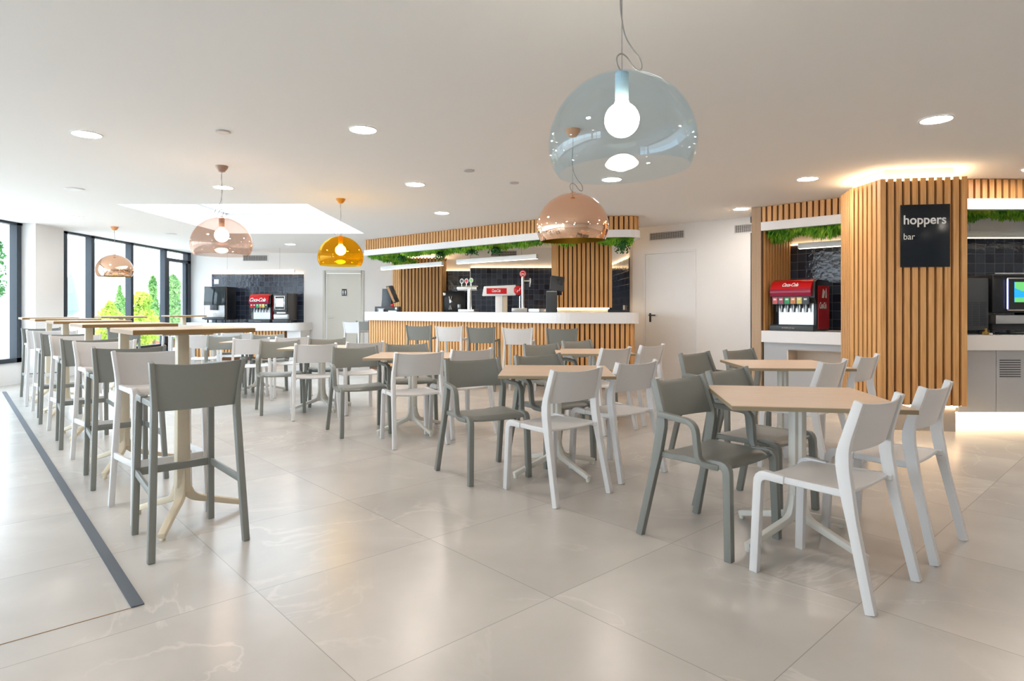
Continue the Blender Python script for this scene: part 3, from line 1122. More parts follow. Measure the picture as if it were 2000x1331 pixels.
mb = MB()
band(mb, bp, 0.0, 0.62, 0.99, 1.155)
local(mb).build('worktop', M['whiteband'], t)
mb = MB()
slats(mb, offset(bp, 0.06), 0.10, 0.99, start=0.09)
local(mb).build('slat_front', M['oak'], t, smooth=False)
mb = MB()
band(mb, bp, 0.092, 0.14, 0.10, 0.99)
band(mb, bp, 0.12, 0.5, 0.0, 0.10)
# left end cladding
local(mb).build('backing_panel', M['oakback'], t, smooth=False)
e0 = offset(bp, 0.06)[0]
mb = MB()
slats(mb, [e0 + Vector((0.38, 0.45)), e0 + Vector((0.02, 0.03))], 0.10, 0.99)
local(mb).build('end_panel', M['oak'], t, smooth=False)

# canopy
t = empty('bar_canopy', (0, 10, 2.28), 0, 'angled oak slat canopy with white lower band above the bar', 'canopy')
o3 = (0, 10, 2.28)
side = [(-2.72, 14.0), (-2.96, 12.41)]
mb = MB()
slats(mb, offset(bp, 0.0), 2.39, CEIL - 0.004, start=0.03)
local(mb, o3).build('slat_band', M['oak'], t, smooth=False)
mb = MB()
band(mb, bp, 0.031, 0.07, 2.39, CEIL - 0.004)
mb.prism([(-2.96, 12.45), (-2.90, 12.45), (-2.66, 14.0), (-2.72, 14.0)], 2.39, CEIL - 0.004)
local(mb, o3).build('backing_panel', M['oakback'], t, smooth=False)
mb = MB()
band(mb, bp, -0.02, 0.06, 2.28, 2.39)
mb.prism([(-2.98, 12.42), (-2.90, 12.42), (-2.66, 14.0), (-2.74, 14.0)], 2.28, 2.39)
local(mb, o3).build('white_band', M['whiteband'], t)
mb = MB()
band(mb, bp, 0.06, 0.55, 2.32, 2.345)
mb.prism([(-2.90, 12.45), (-2.3, 12.9), (-2.2, 14.0), (-2.66, 14.0)], 2.321, 2.344)
local(mb, o3).build('soffit', M['white'], t)


def moss(name, label, spots, n, ztop, lmin, lmax, size=0.02, m=None, parent_loc=None, clumps=()):
    """dense hanging foliage: blades hanging from ztop; spots() gives a random ground point"""
    mb = MB()
    for _ in range(n):
        x, y = spots()
        l = random.uniform(lmin, lmax) * (0.8 + 0.5 * math.sin(x * 9) * math.sin(y * 7 + x * 3))
        d = Vector((random.gauss(0, 0.35), random.gauss(0, 0.35), -1)).normalized()
        a = Vector((random.gauss(0, 1), random.gauss(0, 1), 0)).normalized() * size * random.uniform(0.3, 0.7)
        p = Vector((x, y, ztop + random.uniform(-0.005, 0.01)))
        mid = p + d * l * 0.55
        mb.add([p, mid - a, p + d * l, mid + a], [(0, 1, 2, 3)])
    o = mb.build(name, m or M['moss'], None, smooth=False)
    tag(o, label, 'greenery')
    return o


bp_seg = [(Vector(a), Vector(b)) for a, b in zip(bp[:-1], bp[1:])]
seg_len = [(b - a).length for a, b in bp_seg]


def bar_spot():
    if random.random() < 0.22:
        t_ = random.random()
        p = Vector((-2.93, 12.5)).lerp(Vector((-2.68, 14.0)), t_)
        return p.x + 0.04 + random.random() * 0.5, p.y
    r = random.random() * sum(seg_len)
    for (a, b), l in zip(bp_seg, seg_len):
        if r <= l:
            break
        r -= l
    t_ = (b - a).normalized()
    nn = Vector((-t_.y, t_.x))
    p = a + t_ * r + nn * (0.07 + random.random() ** 1.5 * 0.42)
    return p.x, p.y


moss('hanging_greenery', 'long bright green foliage strip under the bar canopy', bar_spot, 15000, 2.322, 0.06, 0.135, 0.024)['kind'] = 'stuff'


def fern(x, y, z, l, n, label):
    mb = MB()
    for _ in range(n):
        a = random.random() * 2 * PI
        o_ = random.uniform(0.02, 0.11)
        pts = [Vector((x, y, z)), Vector((x + o_ * math.cos(a), y + o_ * math.sin(a), z - l * 0.3)), Vector((x + o_ * 1.2 * math.cos(a), y + o_ * 1.2 * math.sin(a), z - l * random.uniform(0.6, 1)))]
        for i in range(7):
            t_ = i / 6
            p = pts[0] * (1 - t_) ** 2 + pts[1] * 2 * t_ * (1 - t_) + pts[2] * t_ * t_
            for s in (-1, 1):
                dd = Vector((random.gauss(0, 1), random.gauss(0, 1), -0.5)).normalized() * 0.035 * s
                q = Vector((0, 0, -0.014))
                mb.add([p, p + dd * 0.5 + q, p + dd, p + dd * 0.5 - q], [(0, 1, 2, 3)])
    tag(mb.build('trailing_fern', M['fern'], smooth=False), label, 'plant', 'ferns trailing from the canopy greenery')


fern(1.68, 9.32, 2.27, 0.22, 26, 'dark trailing fern below the right end of the bar canopy')
fern(-1.32, 11.3, 2.26, 0.16, 18, 'dark trailing fern under the bar canopy, above the linear lamps')
fern(-0.72, 10.75, 2.26, 0.11, 14, 'small dark fern under the middle of the bar canopy')
fern(-0.28, 10.4, 2.26, 0.14, 14, 'small trailing fern in front of the air grille inside the bar')
fern(-2.15, 12.0, 2.26, 0.12, 14, 'small dark fern above the left oak column')


# linear lamps
def linear_lamp(label, a, b, z0=2.03, h=0.08, wdt=0.06, drop=True, inner=()):
    a, b = Vector(a), Vector(b)
    e = (b - a).normalized()
    n = Vector((-e.y, e.x))
    l = (b - a).length
    t = empty('linear_pendant_lamp', (a.x, a.y, z0), 0, label, 'lamp', 'white linear lamps')
    MB().obox((0, 0), e, n, l, wdt, 0.006, h).build('lamp_body', M['whiteband'], t, 0.003)
    q = e * 0.01 + n * 0.006
    MB().obox((q.x, q.y), e, n, l - 0.02, wdt - 0.012, 0.0, 0.006).build('diffuser', M['lampw'], t)
    for s in (0.18, 0.82):
        p = e * l * s + n * wdt / 2
        MB().cyl(p.x, p.y, h, CEIL - z0, 0.0025, seg=6).build('suspension_wire', M['wire'], t)
    return t


linear_lamp('white linear lamp in the left part of the bar', (-2.77, 13.0), (-1.33, 11.66))
linear_lamp('white linear lamp in the middle of the bar', (-1.02, 11.25), (0.395, 10.1))
linear_lamp('white linear lamp above the far drinks counter', (-6.78, 13.95), (-4.92, 13.95))


# LED lines and tiles of the bar walls
def tiles(name, label, a, b, z0, z1):
    """tiled wall cladding from a to b (2D), facing the right-hand side of a->b"""
    a, b = Vector(a), Vector(b)
    e = b - a
    o = MB().box(0, e.length, 0, 0.012, 0, z1 - z0).build(name, M['tile'], None, smooth=False)
    o.location = (a.x, a.y, z0)
    o.rotation_euler = (0, 0, math.atan2(e.y, e.x))
    o['kind'] = 'structure'
    return o


def led(label, a, b, z, h=0.012, m='ledwarm', dep=0.02):
    a, b = Vector(a), Vector(b)
    e = (b - a).normalized()
    n = Vector((-e.y, e.x))
    o = MB().obox((a.x, a.y), e, n, (b - a).length, dep, z, z + h).build('led_strip', M[m], None, smooth=False)
    return tag(o, label, 'light strip', 'warm light strips')


tiles('wall_tiles_bar_left', '', (-1.99, 14.682), (-0.955, 14.682), 0.0, 2.12)
led('warm light strip over the dark tiles beside the left oak column', (-1.99, 14.655), (-0.955, 14.655), 2.125)
tiles('wall_tiles_bar_middle', '', (-0.93, 13.882), (2.05, 13.882), 0.0, 2.14)
led('long warm light strip over the dark tiles behind the beer taps', (-0.93, 13.855), (2.04, 13.855), 2.145)
tiles('wall_tiles_bar_right', '', (2.06, 13.86), (2.06, 10.9), 0.0, 2.12)
led('warm light strip over the tiles at the right end of the bar', (2.03, 13.84), (2.03, 10.95), 2.125)


# slatted columns
def slat_column(label, face, z0, z1, plinth_off, pz0=0.0, ztop_led=True, name='oak_slat_column', led_m='ledwarm'):
    """face: closed outline (counter-clockwise seen from above); slats on every side"""
    cx = sum(p[0] for p in face) / len(face)
    cy = sum(p[1] for p in face) / len(face)
    t = empty(name, (cx, cy, 0), 0, label, 'column')
    o = (cx, cy, 0)
    loop = [Vector(p) for p in face] + [Vector(face[0])]
    mb = MB()
    for a, b in zip(loop[:-1], loop[1:]):
        l = (b - a).length
        k = max(1, round((l + 0.02) / 0.0745))
        pitch = (l + 0.0245) / k
        e = (b - a).normalized()
        n = Vector((-e.y, e.x))
        for i in range(k):
            q = a + e * (i * pitch)
            mb.obox((q.x, q.y), e, n, min(0.05, l), 0.03, z0, z1)
    local(mb, o).build('slat_cladding', M['oak'], t, smooth=False)
    inner = [tuple(p) for p in shrink(face, 0.03)]
    mb = MB().prism(inner, z0, z1 - 0.02)
    local(mb, o).build('backing_panel', M['oakback'], t, smooth=False)
    pl = [tuple(p) for p in shrink(face, plinth_off)]
    local(MB().prism(pl, pz0, z0 - 0.001), o).build('plinth', M['concrete'], t)
    local(MB().prism([tuple(p) for p in shrink(face, 0.10)], z1 - 0.02, CEIL - 0.002), o).build('core', M['white'], t)
    # light lines under and above the cladding
    lp = shrink(face, plinth_off - 0.018) + [shrink(face, plinth_off - 0.018)[0]]
    mb = MB()
    for a, b in zip(lp[:-1], lp[1:]):
        e = (b - a).normalized()
        n = Vector((-e.y, e.x))
        mb.obox((a.x, a.y), e, n, (b - a).length, 0.012, z0 - 0.02, z0 - 0.008)
    local(mb, o).build('lower_light_strip', M['ledfloor'], t, smooth=False)
    lp = shrink(face, 0.075) + [shrink(face, 0.075)[0]]
    mb = MB()
    for a, b in zip(lp[:-1], lp[1:]):
        e = (b - a).normalized()
        n = Vector((-e.y, e.x))
        mb.obox((a.x, a.y), e, n, (b - a).length, 0.012, z1 - 0.012, z1 + 0.004)
    local(mb, o).build('upper_light_strip', M['ledfloor'], t, smooth=False)
    return t


def shrink(face, d):
    pts = [Vector(p) for p in face]
    n = len(pts)
    out = []
    for i in range(n):
        t1 = (pts[i] - pts[i - 1]).normalized()
        t2 = (pts[(i + 1) % n] - pts[i]).normalized()
        n1 = Vector((-t1.y, t1.x))
        n2 = Vector((-t2.y, t2.x))
        b = (n1 + n2).normalized()
        out.append(pts[i] + b * d / max(0.3, b.dot(n1)))
    return out


slat_column('big oak slat column at right carrying the black bar sign', [(3.64, 6.10), (4.40, 5.97), (4.70, 6.50), (4.42, 6.98), (3.72, 6.98), (3.62, 6.60)], 0.262, 2.49, 0.085)
slat_column('warm lit oak slat column rising behind the right part of the bar', [(0.72, 10.22), (1.655, 10.22), (1.66, 10.95), (0.70, 10.95)], 1.232, 2.50, 0.06)
slat_column('oak slat column at the left inside the bar, by the till', [(-2.78, 14.36), (-2.60, 14.18), (-1.62, 14.18), (-1.55, 14.40), (-1.55, 14.60), (-2.78, 14.60)], 0.3, 2.40, 0.06)

# sign on the big column
sgn = empty('bar_sign', (3.64, 6.10, 0), math.atan2(-0.13, 0.76), 'black rectangular sign reading hoppers bar on the oak column', 'sign')
# local x runs along the column face, local -y points to the viewer
X0, X1 = 0.175, 0.615
MB().box(X0, X1, -0.018, -0.004, 1.615, 2.225).build('sign_plate', mat('glossy_black_sign', (0.004, 0.009, 0.016), 0.2), sgn, 0.002)
text('hoppers', 0.125, M['paper'], sgn, (X0 + 0.022, -0.0205, 2.035), (PI / 2, 0, 0), off=0.0022, sx=0.93, name='lettering')
text('bar', 0.088, M['paper'], sgn, (X0 + 0.022, -0.0205, 1.885), (PI / 2, 0, 0), sx=0.9, name='lettering')

# ------------------------------------------------------------------ right drinks alcoves
O1 = Vector((3.39, 8.39))
e1, n1 = Vector((0.698, -0.716)), Vector((0.716, 0.698))
LEN1 = 1.45
E1 = O1 + e1 * LEN1                     # hidden behind the big column
front1 = [O1, E1]
t = empty('alcove_end_panel', (O1.x, O1.y, 0), 0, 'tall pale plywood end panel left of the right drinks alcove', 'panel')
o3 = (O1.x, O1.y, 0)
local(MB().prism([(3.275, 8.44), (3.385, 8.395), (3.97, 8.98), (3.62, 9.26)], 0, CEIL - 0.003), o3).build('panel_board', M['ply'], t, smooth=False)
mb = MB()
sd = [O1 + e1 * 0.005 + n1 * 0.925, O1 + e1 * 0.005 + n1 * 0.0]
slats(mb, [Vector(p) for p in sd], 0.915, 2.32, pitch=0.06, wd=0.04, dp=0.028, start=0.02)
mb2 = MB()
q = O1 + e1 * 0.003
mb3 = MB().obox((q.x, q.y), n1, e1, 0.925, 0.008, 0.915, 2.59)  # dark sheet paints the shade in the gaps between lining slats
local(mb3, o3).build('backing_panel', M['oakback'], t, smooth=False)
for p_, t_ in along(sd, 0.092, 0.035):
    n_ = Vector((-t_.y, t_.x))
    q = p_ - t_ * 0.024 + n_ * 0.008
    mb2.obox((q.x, q.y), t_, n_ * 1, 0.054, 0.014, 0.915, 2.6 - 0.01)
local(mb2, o3).build('slat_lining', M['oak'], t, smooth=False)

# canopy 1
t = empty('alcove_canopy', (O1.x, O1.y, 2.27), 0, 'oak slat canopy with white band over the alcove left of the big column', 'canopy')
o3 = (O1.x, O1.y, 2.27)
mb = MB()
slats(mb, front1, 2.385, CEIL - 0.004, start=0.03)
local(mb, o3).build('slat_band', M['oak'], t, smooth=False)
mb = MB()
band(mb, front1, 0.031, 0.06, 2.385, CEIL - 0.004)
local(mb, o3).build('backing_panel', M['oakback'], t, smooth=False)
mb = MB()
band(mb, front1, -0.02, 0.06, 2.27, 2.385)
local(mb, o3).build('white_band', M['whiteband'], t)
mb = MB()
band(mb, front1, 0.06, 0.55, 2.31, 2.33)
local(mb, o3).build('soffit', M['white'], t)
# counter 1
t = empty('drinks_counter', (O1.x, O1.y, 0), 0, 'grey drinks counter with white top in the alcove left of the big column', 'counter')
o3 = (O1.x, O1.y, 0)
mb = MB()
band(mb, front1, -0.01, 0.93, 0.76, 0.915)
local(mb, o3).build('worktop', M['whiteband'], t, smooth=False)
mb = MB()
# cabinet front with an opening
for s0, s1, z0, z1 in ((0.02, 0.33, 0.10, 0.76), (0.33, 1.3, 0.66, 0.76), (0.33, 1.3, 0.10, 0.42), (1.3, 1.43, 0.10, 0.76)):
    q = O1 + e1 * s0 + n1 * 0.03
    mb.obox((q.x, q.y), e1, n1, s1 - s0, 0.02, z0, z1)
q = O1 + e1 * 0.02 + n1 * 0.35
mb.obox((q.x, q.y), e1, n1, LEN1 - 0.02, 0.5, 0.10, 0.76)
local(mb, o3).build('cabinet_body', M['greycab'], t, smooth=False)
mb = MB()
q = O1 + e1 * 0.33 + n1 * 0.03
mb.obox((q.x, q.y), e1, n1, 0.015, 0.32, 0.42, 0.66)
q = O1 + e1 * 0.33 + n1 * 0.03
mb.obox((q.x, q.y), e1, n1, 0.97, 0.32, 0.405, 0.42).obox((q.x, q.y), e1, n1, 0.97, 0.32, 0.66, 0.675)
q = O1 + e1 * 0.33 + n1 * 0.335
mb.obox((q.x, q.y), e1, n1, 0.97, 0.012, 0.42, 0.66)
local(mb, o3).build('open_recess', mat('warm_white_recess', (0.75, 0.66, 0.56), 0.5), t, smooth=False)
mb = MB()
band(mb, front1, 0.10, 0.5, 0.0, 0.10)
local(mb, o3).build('kick_plate', M['concrete'], t, smooth=False)
q0 = O1 + e1 * 0.0 + n1 * 0.94
tl = tiles('wall_tiles_alcove', '', tuple(q0), tuple(q0 + e1 * 1.48), 0.0, 2.13)
q = q0 + n1 * 0.013
struct('wall_alcove', MB().obox((q.x, q.y), e1, n1, 1.5, 0.1, 0, CEIL - 0.003).prism([(5.10, 7.98), (5.25, 7.63), (5.35, 7.70), (5.20, 8.05)], 0, CEIL - 0.003), M['wall'])
qa, qb = q0 - n1 * 0.03 + e1 * 0.03, q0 - n1 * 0.03 + e1 * 1.42
led('warm light strip over the tiles of the alcove left of the big column', tuple(qa), tuple(qb), 2.135)
q = q0 - n1 * 0.02 + e1 * 0.035
linear_a = O1 + e1 * 0.315 + n1 * 0.43
linear_lamp('white linear lamp in the alcove left of the big column', tuple(linear_a), tuple(linear_a + e1 * 1.05))


def alc1_spot():
    p = O1 + e1 * random.uniform(0.02, LEN1 - 0.05) + n1 * (0.07 + random.random() * 0.4)
    return p.x, p.y


moss('hanging_greenery', 'green foliage strip under the canopy of the alcove left of the big column', alc1_spot, 5200, 2.312, 0.08, 0.20, 0.026)['kind'] = 'stuff'

# alcove 2 (frontal)
X2, X2b, Y2 = 4.80, 7.9, 6.6
p2 = [Vector((X2, Y2)), Vector((X2b, Y2))]
t = empty('alcove_canopy', (X2, Y2, 2.27), 0, 'lit oak slat canopy with white band at the right edge of the picture', 'canopy')
o3 = (X2, Y2, 2.27)
local(slats(MB(), p2, 2.385, CEIL - 0.004), o3).build('slat_band', M['oak'], t, smooth=False)
local(band(MB(), p2, 0.031, 0.06, 2.385, CEIL - 0.004), o3).build('backing_panel', M['oakback'], t, smooth=False)
local(band(MB(), p2, -0.02, 0.06, 2.27, 2.385), o3).build('white_band', M['whiteband'], t)
local(band(MB(), p2, 0.06, 0.5, 2.31, 2.33), o3).build('soffit', M['white'], t)
t = empty('drinks_counter', (X2, Y2, 0), 0, 'grey slotted drinks counter with white top at the right edge of the picture', 'counter')
o3 = (X2, Y2, 0)
local(MB().box(X2, X2b, Y2 - 0.01, 7.60, 0.765, 0.925), o3).build('worktop', M['whiteband'], t, smooth=False)
mb = MB().box(X2, 5.195, Y2 + 0.03, 7.55, 0.095, 0.765).box(5.2, X2b, Y2 + 0.03, 7.55, 0.095, 0.765)
local(mb, o3).build('cabinet_door', M['greycab'], t, 0.0015, smooth=False)
mb = MB()
for c0 in (5.235, 5.515):
    for i in range(8):
        mb.box(c0, c0 + 0.225, Y2 + 0.027, Y2 + 0.032, 0.475 + i * 0.0252, 0.483 + i * 0.0252)
local(mb, o3).build('vent_slots', M['dark'], t, smooth=False)
local(MB().box(X2, X2b, Y2 + 0.12, 7.5, 0, 0.095), o3).build('kick_plate', M['white'], t, smooth=False)
local(MB().box(X2, X2b, Y2 + 0.07, Y2 + 0.085, 0.075, 0.09), o3).build('lower_light_strip', M['ledfloor'], t, smooth=False)
tiles('wall_tiles_right', '', (5.25, 7.622), (X2b, 7.622), 0.0, 2.10)
struct('wall_right_alcove', MB().box(5.27, X2b, 7.635, 7.8, 0, CEIL - 0.003), M['wall'])
linear_lamp('white linear lamp in the alcove at the right edge of the picture', (5.0, 7.15), (6.8, 7.15), 2.03)


def alc2_spot():
    return random.uniform(X2, 6.4), Y2 + 0.07 + random.random() * 0.4


moss('hanging_greenery', 'bright green foliage strip at the right edge of the picture', alc2_spot, 6000, 2.312, 0.07, 0.16, 0.024)['kind'] = 'stuff'

# ------------------------------------------------------------------ machines
def soda_fountain(label, loc, rz, ts=0.078, tx=0.155, tw=0.72):
    """about 0.57 wide, 0.6 deep, 0.68 high; front towards local -y, origin front left corner"""
    t = empty('soda_fountain', loc, rz, label, 'drink dispenser', 'red soda fountains')
    W, D, H = 0.57, 0.58, 0.68
    MB().prism_x([(0.04, 0), (D, 0), (D, H), (0.16, H), (0.09, H - 0.03), (0.07, 0.44), (0.14, 0.36), (0.14, 0.06), (0.04, 0.06)], 0.012, W - 0.006).build('body', M['black'], t, 0.006)
    MB().prism_x([(0.0, 0), (0.25, 0), (0.25, 0.085), (0.02, 0.085), (0.0, 0.07)], 0, W).build('drip_tray', M['charcoal'], t, 0.008)
    prof = [(0.02, 0.46), (0.005, 0.52), (0.02, 0.58), (0.06, 0.64), (0.12, 0.675), (0.20, 0.69), (0.20, 0.67), (0.13, 0.655), (0.08, 0.60), (0.06, 0.46)]
    MB().prism_x(prof, 0.005, W - 0.035).build('hood', M['red'], t, 0.004)
    MB().prism_x([(0.0185, 0.46), (0.003, 0.50), (0.003, 0.535), (0.012, 0.56), (0.02, 0.56), (0.03, 0.46)], 0.006, W - 0.036).build('hood_band', M['cherry'], t)
    hood_txt = text('Coca-Cola', ts, M['paper'], t, (tx, 0.020 if ts < 0.1 else -0.018, 0.592 if ts < 0.1 else 0.505), (PI / 2 - (0.60 if ts < 0.1 else 0.42), 0, 0), shear=0.35, off=0.0015, sx=tw, space=0.86)
    MB().box(0.075, W - 0.045, 0.132, 0.139, 0.085, 0.40).build('splash_plate', M['steel'], t)
    MB().box(0.02, W - 0.07, 0.045, 0.075, 0.355, 0.455).build('label_strip', M['charcoal'], t)
    cols = ['red', 'cherry', 'green', 'orange', 'yellowl', 'charcoal']
    for i in range(6):
        x = 0.03 + i * 0.079
        b = MB().box(x, x + 0.064, 0.038, 0.046, 0.362, 0.448).build('flavour_label', M[cols[i]], t)
        MB().box(x + 0.012, x + 0.050, 0.035, 0.038, 0.410, 0.432).build('label_print', M['paper'], b)
        mb = MB().cyl(x + 0.045, 0.085, 0.30, 0.36, 0.014, 0.022)
        mb.blade([(x + 0.045, 0.075, 0.33), (x + 0.045, 0.06, 0.25)], 0.022, 0.008)
        mb.build('nozzle', M['black'], t)
    # red side panel with pale lettering on the right flank
    MB().prism([(W, 0.16), (W + 0.003, 0.16), (W + 0.003, D - 0.01), (W, D - 0.01)], 0.03, 0.60).build('side_panel', M['red'], t)
    text('Coca-Cola', 0.115, M['paper'], t, (W + 0.0035, 0.20, 0.30), (PI / 2, 0, PI / 2), shear=0.35, off=0.003, sx=0.60, space=0.84)
    mb = MB()
    for k in range(4):
        mb.blade([(W + 0.004, 0.30 + 0.018 * k, 0.44), (W + 0.004, 0.335 + 0.02 * k, 0.56 - 0.01 * k)], 0.002, 0.014)
    mb.blade([(W + 0.004, 0.44, 0.44), (W + 0.004, 0.445, 0.50), (W + 0.004, 0.445, 0.57)], 0.002, [0.045, 0.035, 0.016])
    mb.build('bottle_motif', M['paper'], t)
    text('for bottles and cups', 0.022, M['vent'], t, (0.17, -0.001, 0.035), (PI / 2, 0, 0), sx=0.9).name = 'lettering'
    return t


a1 = math.atan2(e1.y, e1.x)
q = O1 + e1 * 0.085 + n1 * 0.05
soda_fountain('red and black soda fountain in the alcove left of the big column', (q.x, q.y, 0.915), a1)
soda_fountain('soda fountain on the far drinks counter between two machines', (-6.24, 14.62, 0.885), 0, 0.135, 0.02, 0.86).scale = (0.88, 1, 1)


def coffee_machine(label, loc, rz, W=0.53, D=0.56, H=0.86):
    t = empty('coffee_machine', loc, rz, label, 'coffee machine')
    MB().box(0, W, 0.05, D, 0.07, H).build('body', M['black'], t, 0.006)
    MB().prism_x([(0.0, 0.42), (0.05, 0.42), (0.05, H - 0.01), (0.04, H - 0.01)], 0.01, W - 0.02).build('front_glass', mat('glossy_black_front', (0.02, 0.03, 0.035), 0.05), t, 0.004)
    MB().box(0.03, W - 0.03, 0.01, 0.05, 0.13, 0.415).build('steel_front', M['steel'], t, 0.003)
    MB().box(0.18, W - 0.18, -0.06, 0.02, 0.30, 0.43).build('spout', M['charcoal'], t, 0.012)
    MB().box(-0.01, W - 0.02, -0.04, 0.06, 0.085, 0.125).build('drip_tray', M['charcoal'], t, 0.004)
    MB().box(0.22, 0.30, 0.006, 0.01, 0.16, 0.24).build('cup_mark', M['vent'], t)
    for x in (0.06, W - 0.06):
        for y in (0.10, D - 0.06):
            MB().cyl(x, y, 0, 0.07, 0.018).build('foot', M['black'], t)
    MB().box(W, W + 0.002, 0.055, 0.062, 0.08, H - 0.02).build('edge_trim', M['rosem'], t)
    return t


coffee_machine('tall black coffee machine with steel front at the left end of the far counter', (-7.31, 14.62, 0.885), 0)


def touch_machine(label, loc, rz, W=0.36, D=0.62, H=0.70):
    t = empty('touchscreen_coffee_machine', loc, rz, label, 'coffee machine')
    MB().box(0, W, 0.06, D, 0.05, H).build('body', mat('dark_brown_casing', (0.055, 0.045, 0.042), 0.4), t, 0.006)
    MB().box(0.01, W - 0.03, 0.0, 0.065, 0.26, H - 0.01).build('head', M['charcoal'], t, 0.012)
    MB().box(0.045, W - 0.075, -0.012, 0.0, 0.31, H - 0.06).build('screen_frame', M['chrome'], t, 0.004)
    MB().box(0.060, W - 0.090, -0.015, -0.012, 0.33, H - 0.08).build('screen_bezel', M['black'], t)
    MB().box(0.075, W - 0.105, -0.017, -0.015, 0.38, H - 0.12).build('screen', M['screen'], t)
    MB().box(0.10, W - 0.06, -0.03, 0.06, 0.22, 0.255).build('spout', M['paper'], t, 0.004)
    MB().box(0.03, W, -0.03, 0.06, 0.09, 0.20).build('steel_tray', M['steel'], t, 0.004)
    MB().box(0.0, W, -0.03, 0.2, 0.0, 0.08).build('base', M['charcoal'], t, 0.004)
    return t


touch_machine('dark coffee machine with a lit touchscreen on the far counter', (-5.635, 14.55, 0.885), 0)
q = O1 + e1 * 1.02 + n1 * 0.06
coffee_machine('black coffee machine half hidden behind the big oak column', (q.x, q.y, 0.915), a1, 0.40, 0.5, 0.86)

# machines on the right counter
t = empty('ice_machine', (5.0, 6.78, 0.925), 0, 'black machine with louvred side beside the big oak column', 'drink dispenser')
MB().box(-0.17, 0.235, 0.0, 0.55, 0.05, 0.62).build('body', M['charcoal'], t, 0.008)
mb = MB()
for c in range(4):
    for r_ in range(14):
        mb.box(-0.10 + c * 0.08, -0.032 + c * 0.08, -0.003, 0.0, 0.10 + r_ * 0.019, 0.108 + r_ * 0.019)
mb.build('louvres', M['frame'], t)
for x in (-0.13, 0.19):
    MB().cyl(x, 0.05, 0, 0.05, 0.02).build('foot', M['black'], t)
t = empty('touchscreen_dispenser', (5.04, 6.70, 0.925), 0, 'wide black drinks machine with glowing picture screen at the right picture edge', 'drink dispenser')
MB().box(0.21, 0.95, 0.05, 0.75, 0.24, 0.66).build('body', M['black'], t, 0.015)
MB().box(0.21, 0.95, 0.05, 0.75, 0.05, 0.12).build('base', M['black'], t, 0.01)
MB().box(0.215, 0.95, 0.02, 0.04, 0.665, 0.675).build('top_trim', M['chrome'], t)
MB().box(0.21, 0.95, 0.0, 0.5, 0.12, 0.215).build('steel_tray', M['steel'], t, 0.006)
MB().box(0.22, 0.24, 0.30, 0.6, 0.21, 0.25).box(0.9, 0.94, 0.3, 0.6, 0.21, 0.25).build('spacer', M['black'], t)
MB().box(0.355, 0.90, 0.025, 0.05, 0.26, 0.625).build('screen_frame', M['chrome'], t, 0.008)
MB().box(0.352, 0.360, 0.018, 0.03, 0.28, 0.61).build('edge_light', M['glowblue'], t)
MB().box(0.368, 0.885, 0.018, 0.026, 0.275, 0.61).build('screen_bezel', M['black'], t)
s_ = MB().box(0.425, 0.84, 0.014, 0.019, 0.355, 0.575).build('screen', M['scrblue'], t)
MB().box(0.425, 0.84, 0.012, 0.014, 0.355, 0.405).add([(0.425, 0.012, 0.575), (0.425, 0.012, 0.51), (0.50, 0.012, 0.475), (0.58, 0.012, 0.475), (0.70, 0.012, 0.53), (0.72, 0.012, 0.575)], [(0, 1, 2, 3, 4, 5)]).build('screen_picture', M['scrgreen'], s_, smooth=False)
for x in (0.25, 0.9):
    for y in (0.1, 0.68):
        MB().cyl(x, y, 0, 0.05, 0.02).build('foot', M['black'], t)
t = empty('brass_valve', (5.13, 6.68, 0.925), 0, 'small brass valve fitting lying on the right counter', 'fitting')
MB().tube([(-0.03, 0, 0.02), (0.03, 0.01, 0.02)], 0.018, 10).build('valve_body', M['brass'], t)
MB().tube([(0.0, 0, 0.02), (-0.01, 0, 0.07)], 0.013, 10).build('valve_stem', M['brass'], t)
MB().tube([(0.02, -0.01, 0.015), (0.05, -0.02, 0.012)], 0.012, 8).build('hose_nut', M['chrome'], t)


# items on the bar
def bar_pt(x, back):
    """a point on the straight front part of the bar at abscissa x, 'back' behind the edge"""
    s = (x + 2.96) / 3.68
    return Vector((x, 12.41 + (9.28 - 12.41) * s)) + Vector((0.648, 0.762)) * back


BZ = 1.155
ang = math.atan2(-3.13, 3.68)
p = bar_pt(-0.93, 0.22)
t = empty('beer_tower', (p.x, p.y, BZ), ang + 0.35, 'chrome beer tower with three round tap badges on the bar', 'beer tap')
MB().box(-0.13, 0.17, -0.1, 0.12, 0, 0.05).build('drip_base', M['steel'], t, 0.005)
MB().cyl(0.05, 0, 0.05, 0.40, 0.045).build('stem', M['chrome'], t)
MB().tube([(-0.19, 0, 0.42), (0.20, 0, 0.42)], 0.042, 20).build('crossbar', M['chrome'], t, 0.004)
for i, (x, mm) in enumerate(((-0.08, 'charcoal'), (0.01, 'red'), (0.10, 'lime'))):
    b = MB().disc_y(x, 0.545 + (0.01 if i == 2 else 0), -0.055, -0.045, 0.037, 24, 0.043).build('tap_badge', M['paper'], t)
    MB().disc_y(x, 0.545 + (0.01 if i == 2 else 0), -0.058, -0.055, 0.026, 24, 0.030).build('badge_centre', M[mm], b)
    MB().cyl(x, -0.05, 0.45, 0.505, 0.007).build('tap_handle', M['chrome'], t)
MB().tube([(0.10, -0.05, 0.42), (0.10, -0.10, 0.40), (0.10, -0.11, 0.31)], 0.008).build('tap_spout', M['chrome'], t)
MB().tube([(-0.24, 0, 0.42), (-0.19, 0, 0.42)], 0.05, 20).build('end_cap', M['charcoal'], t)

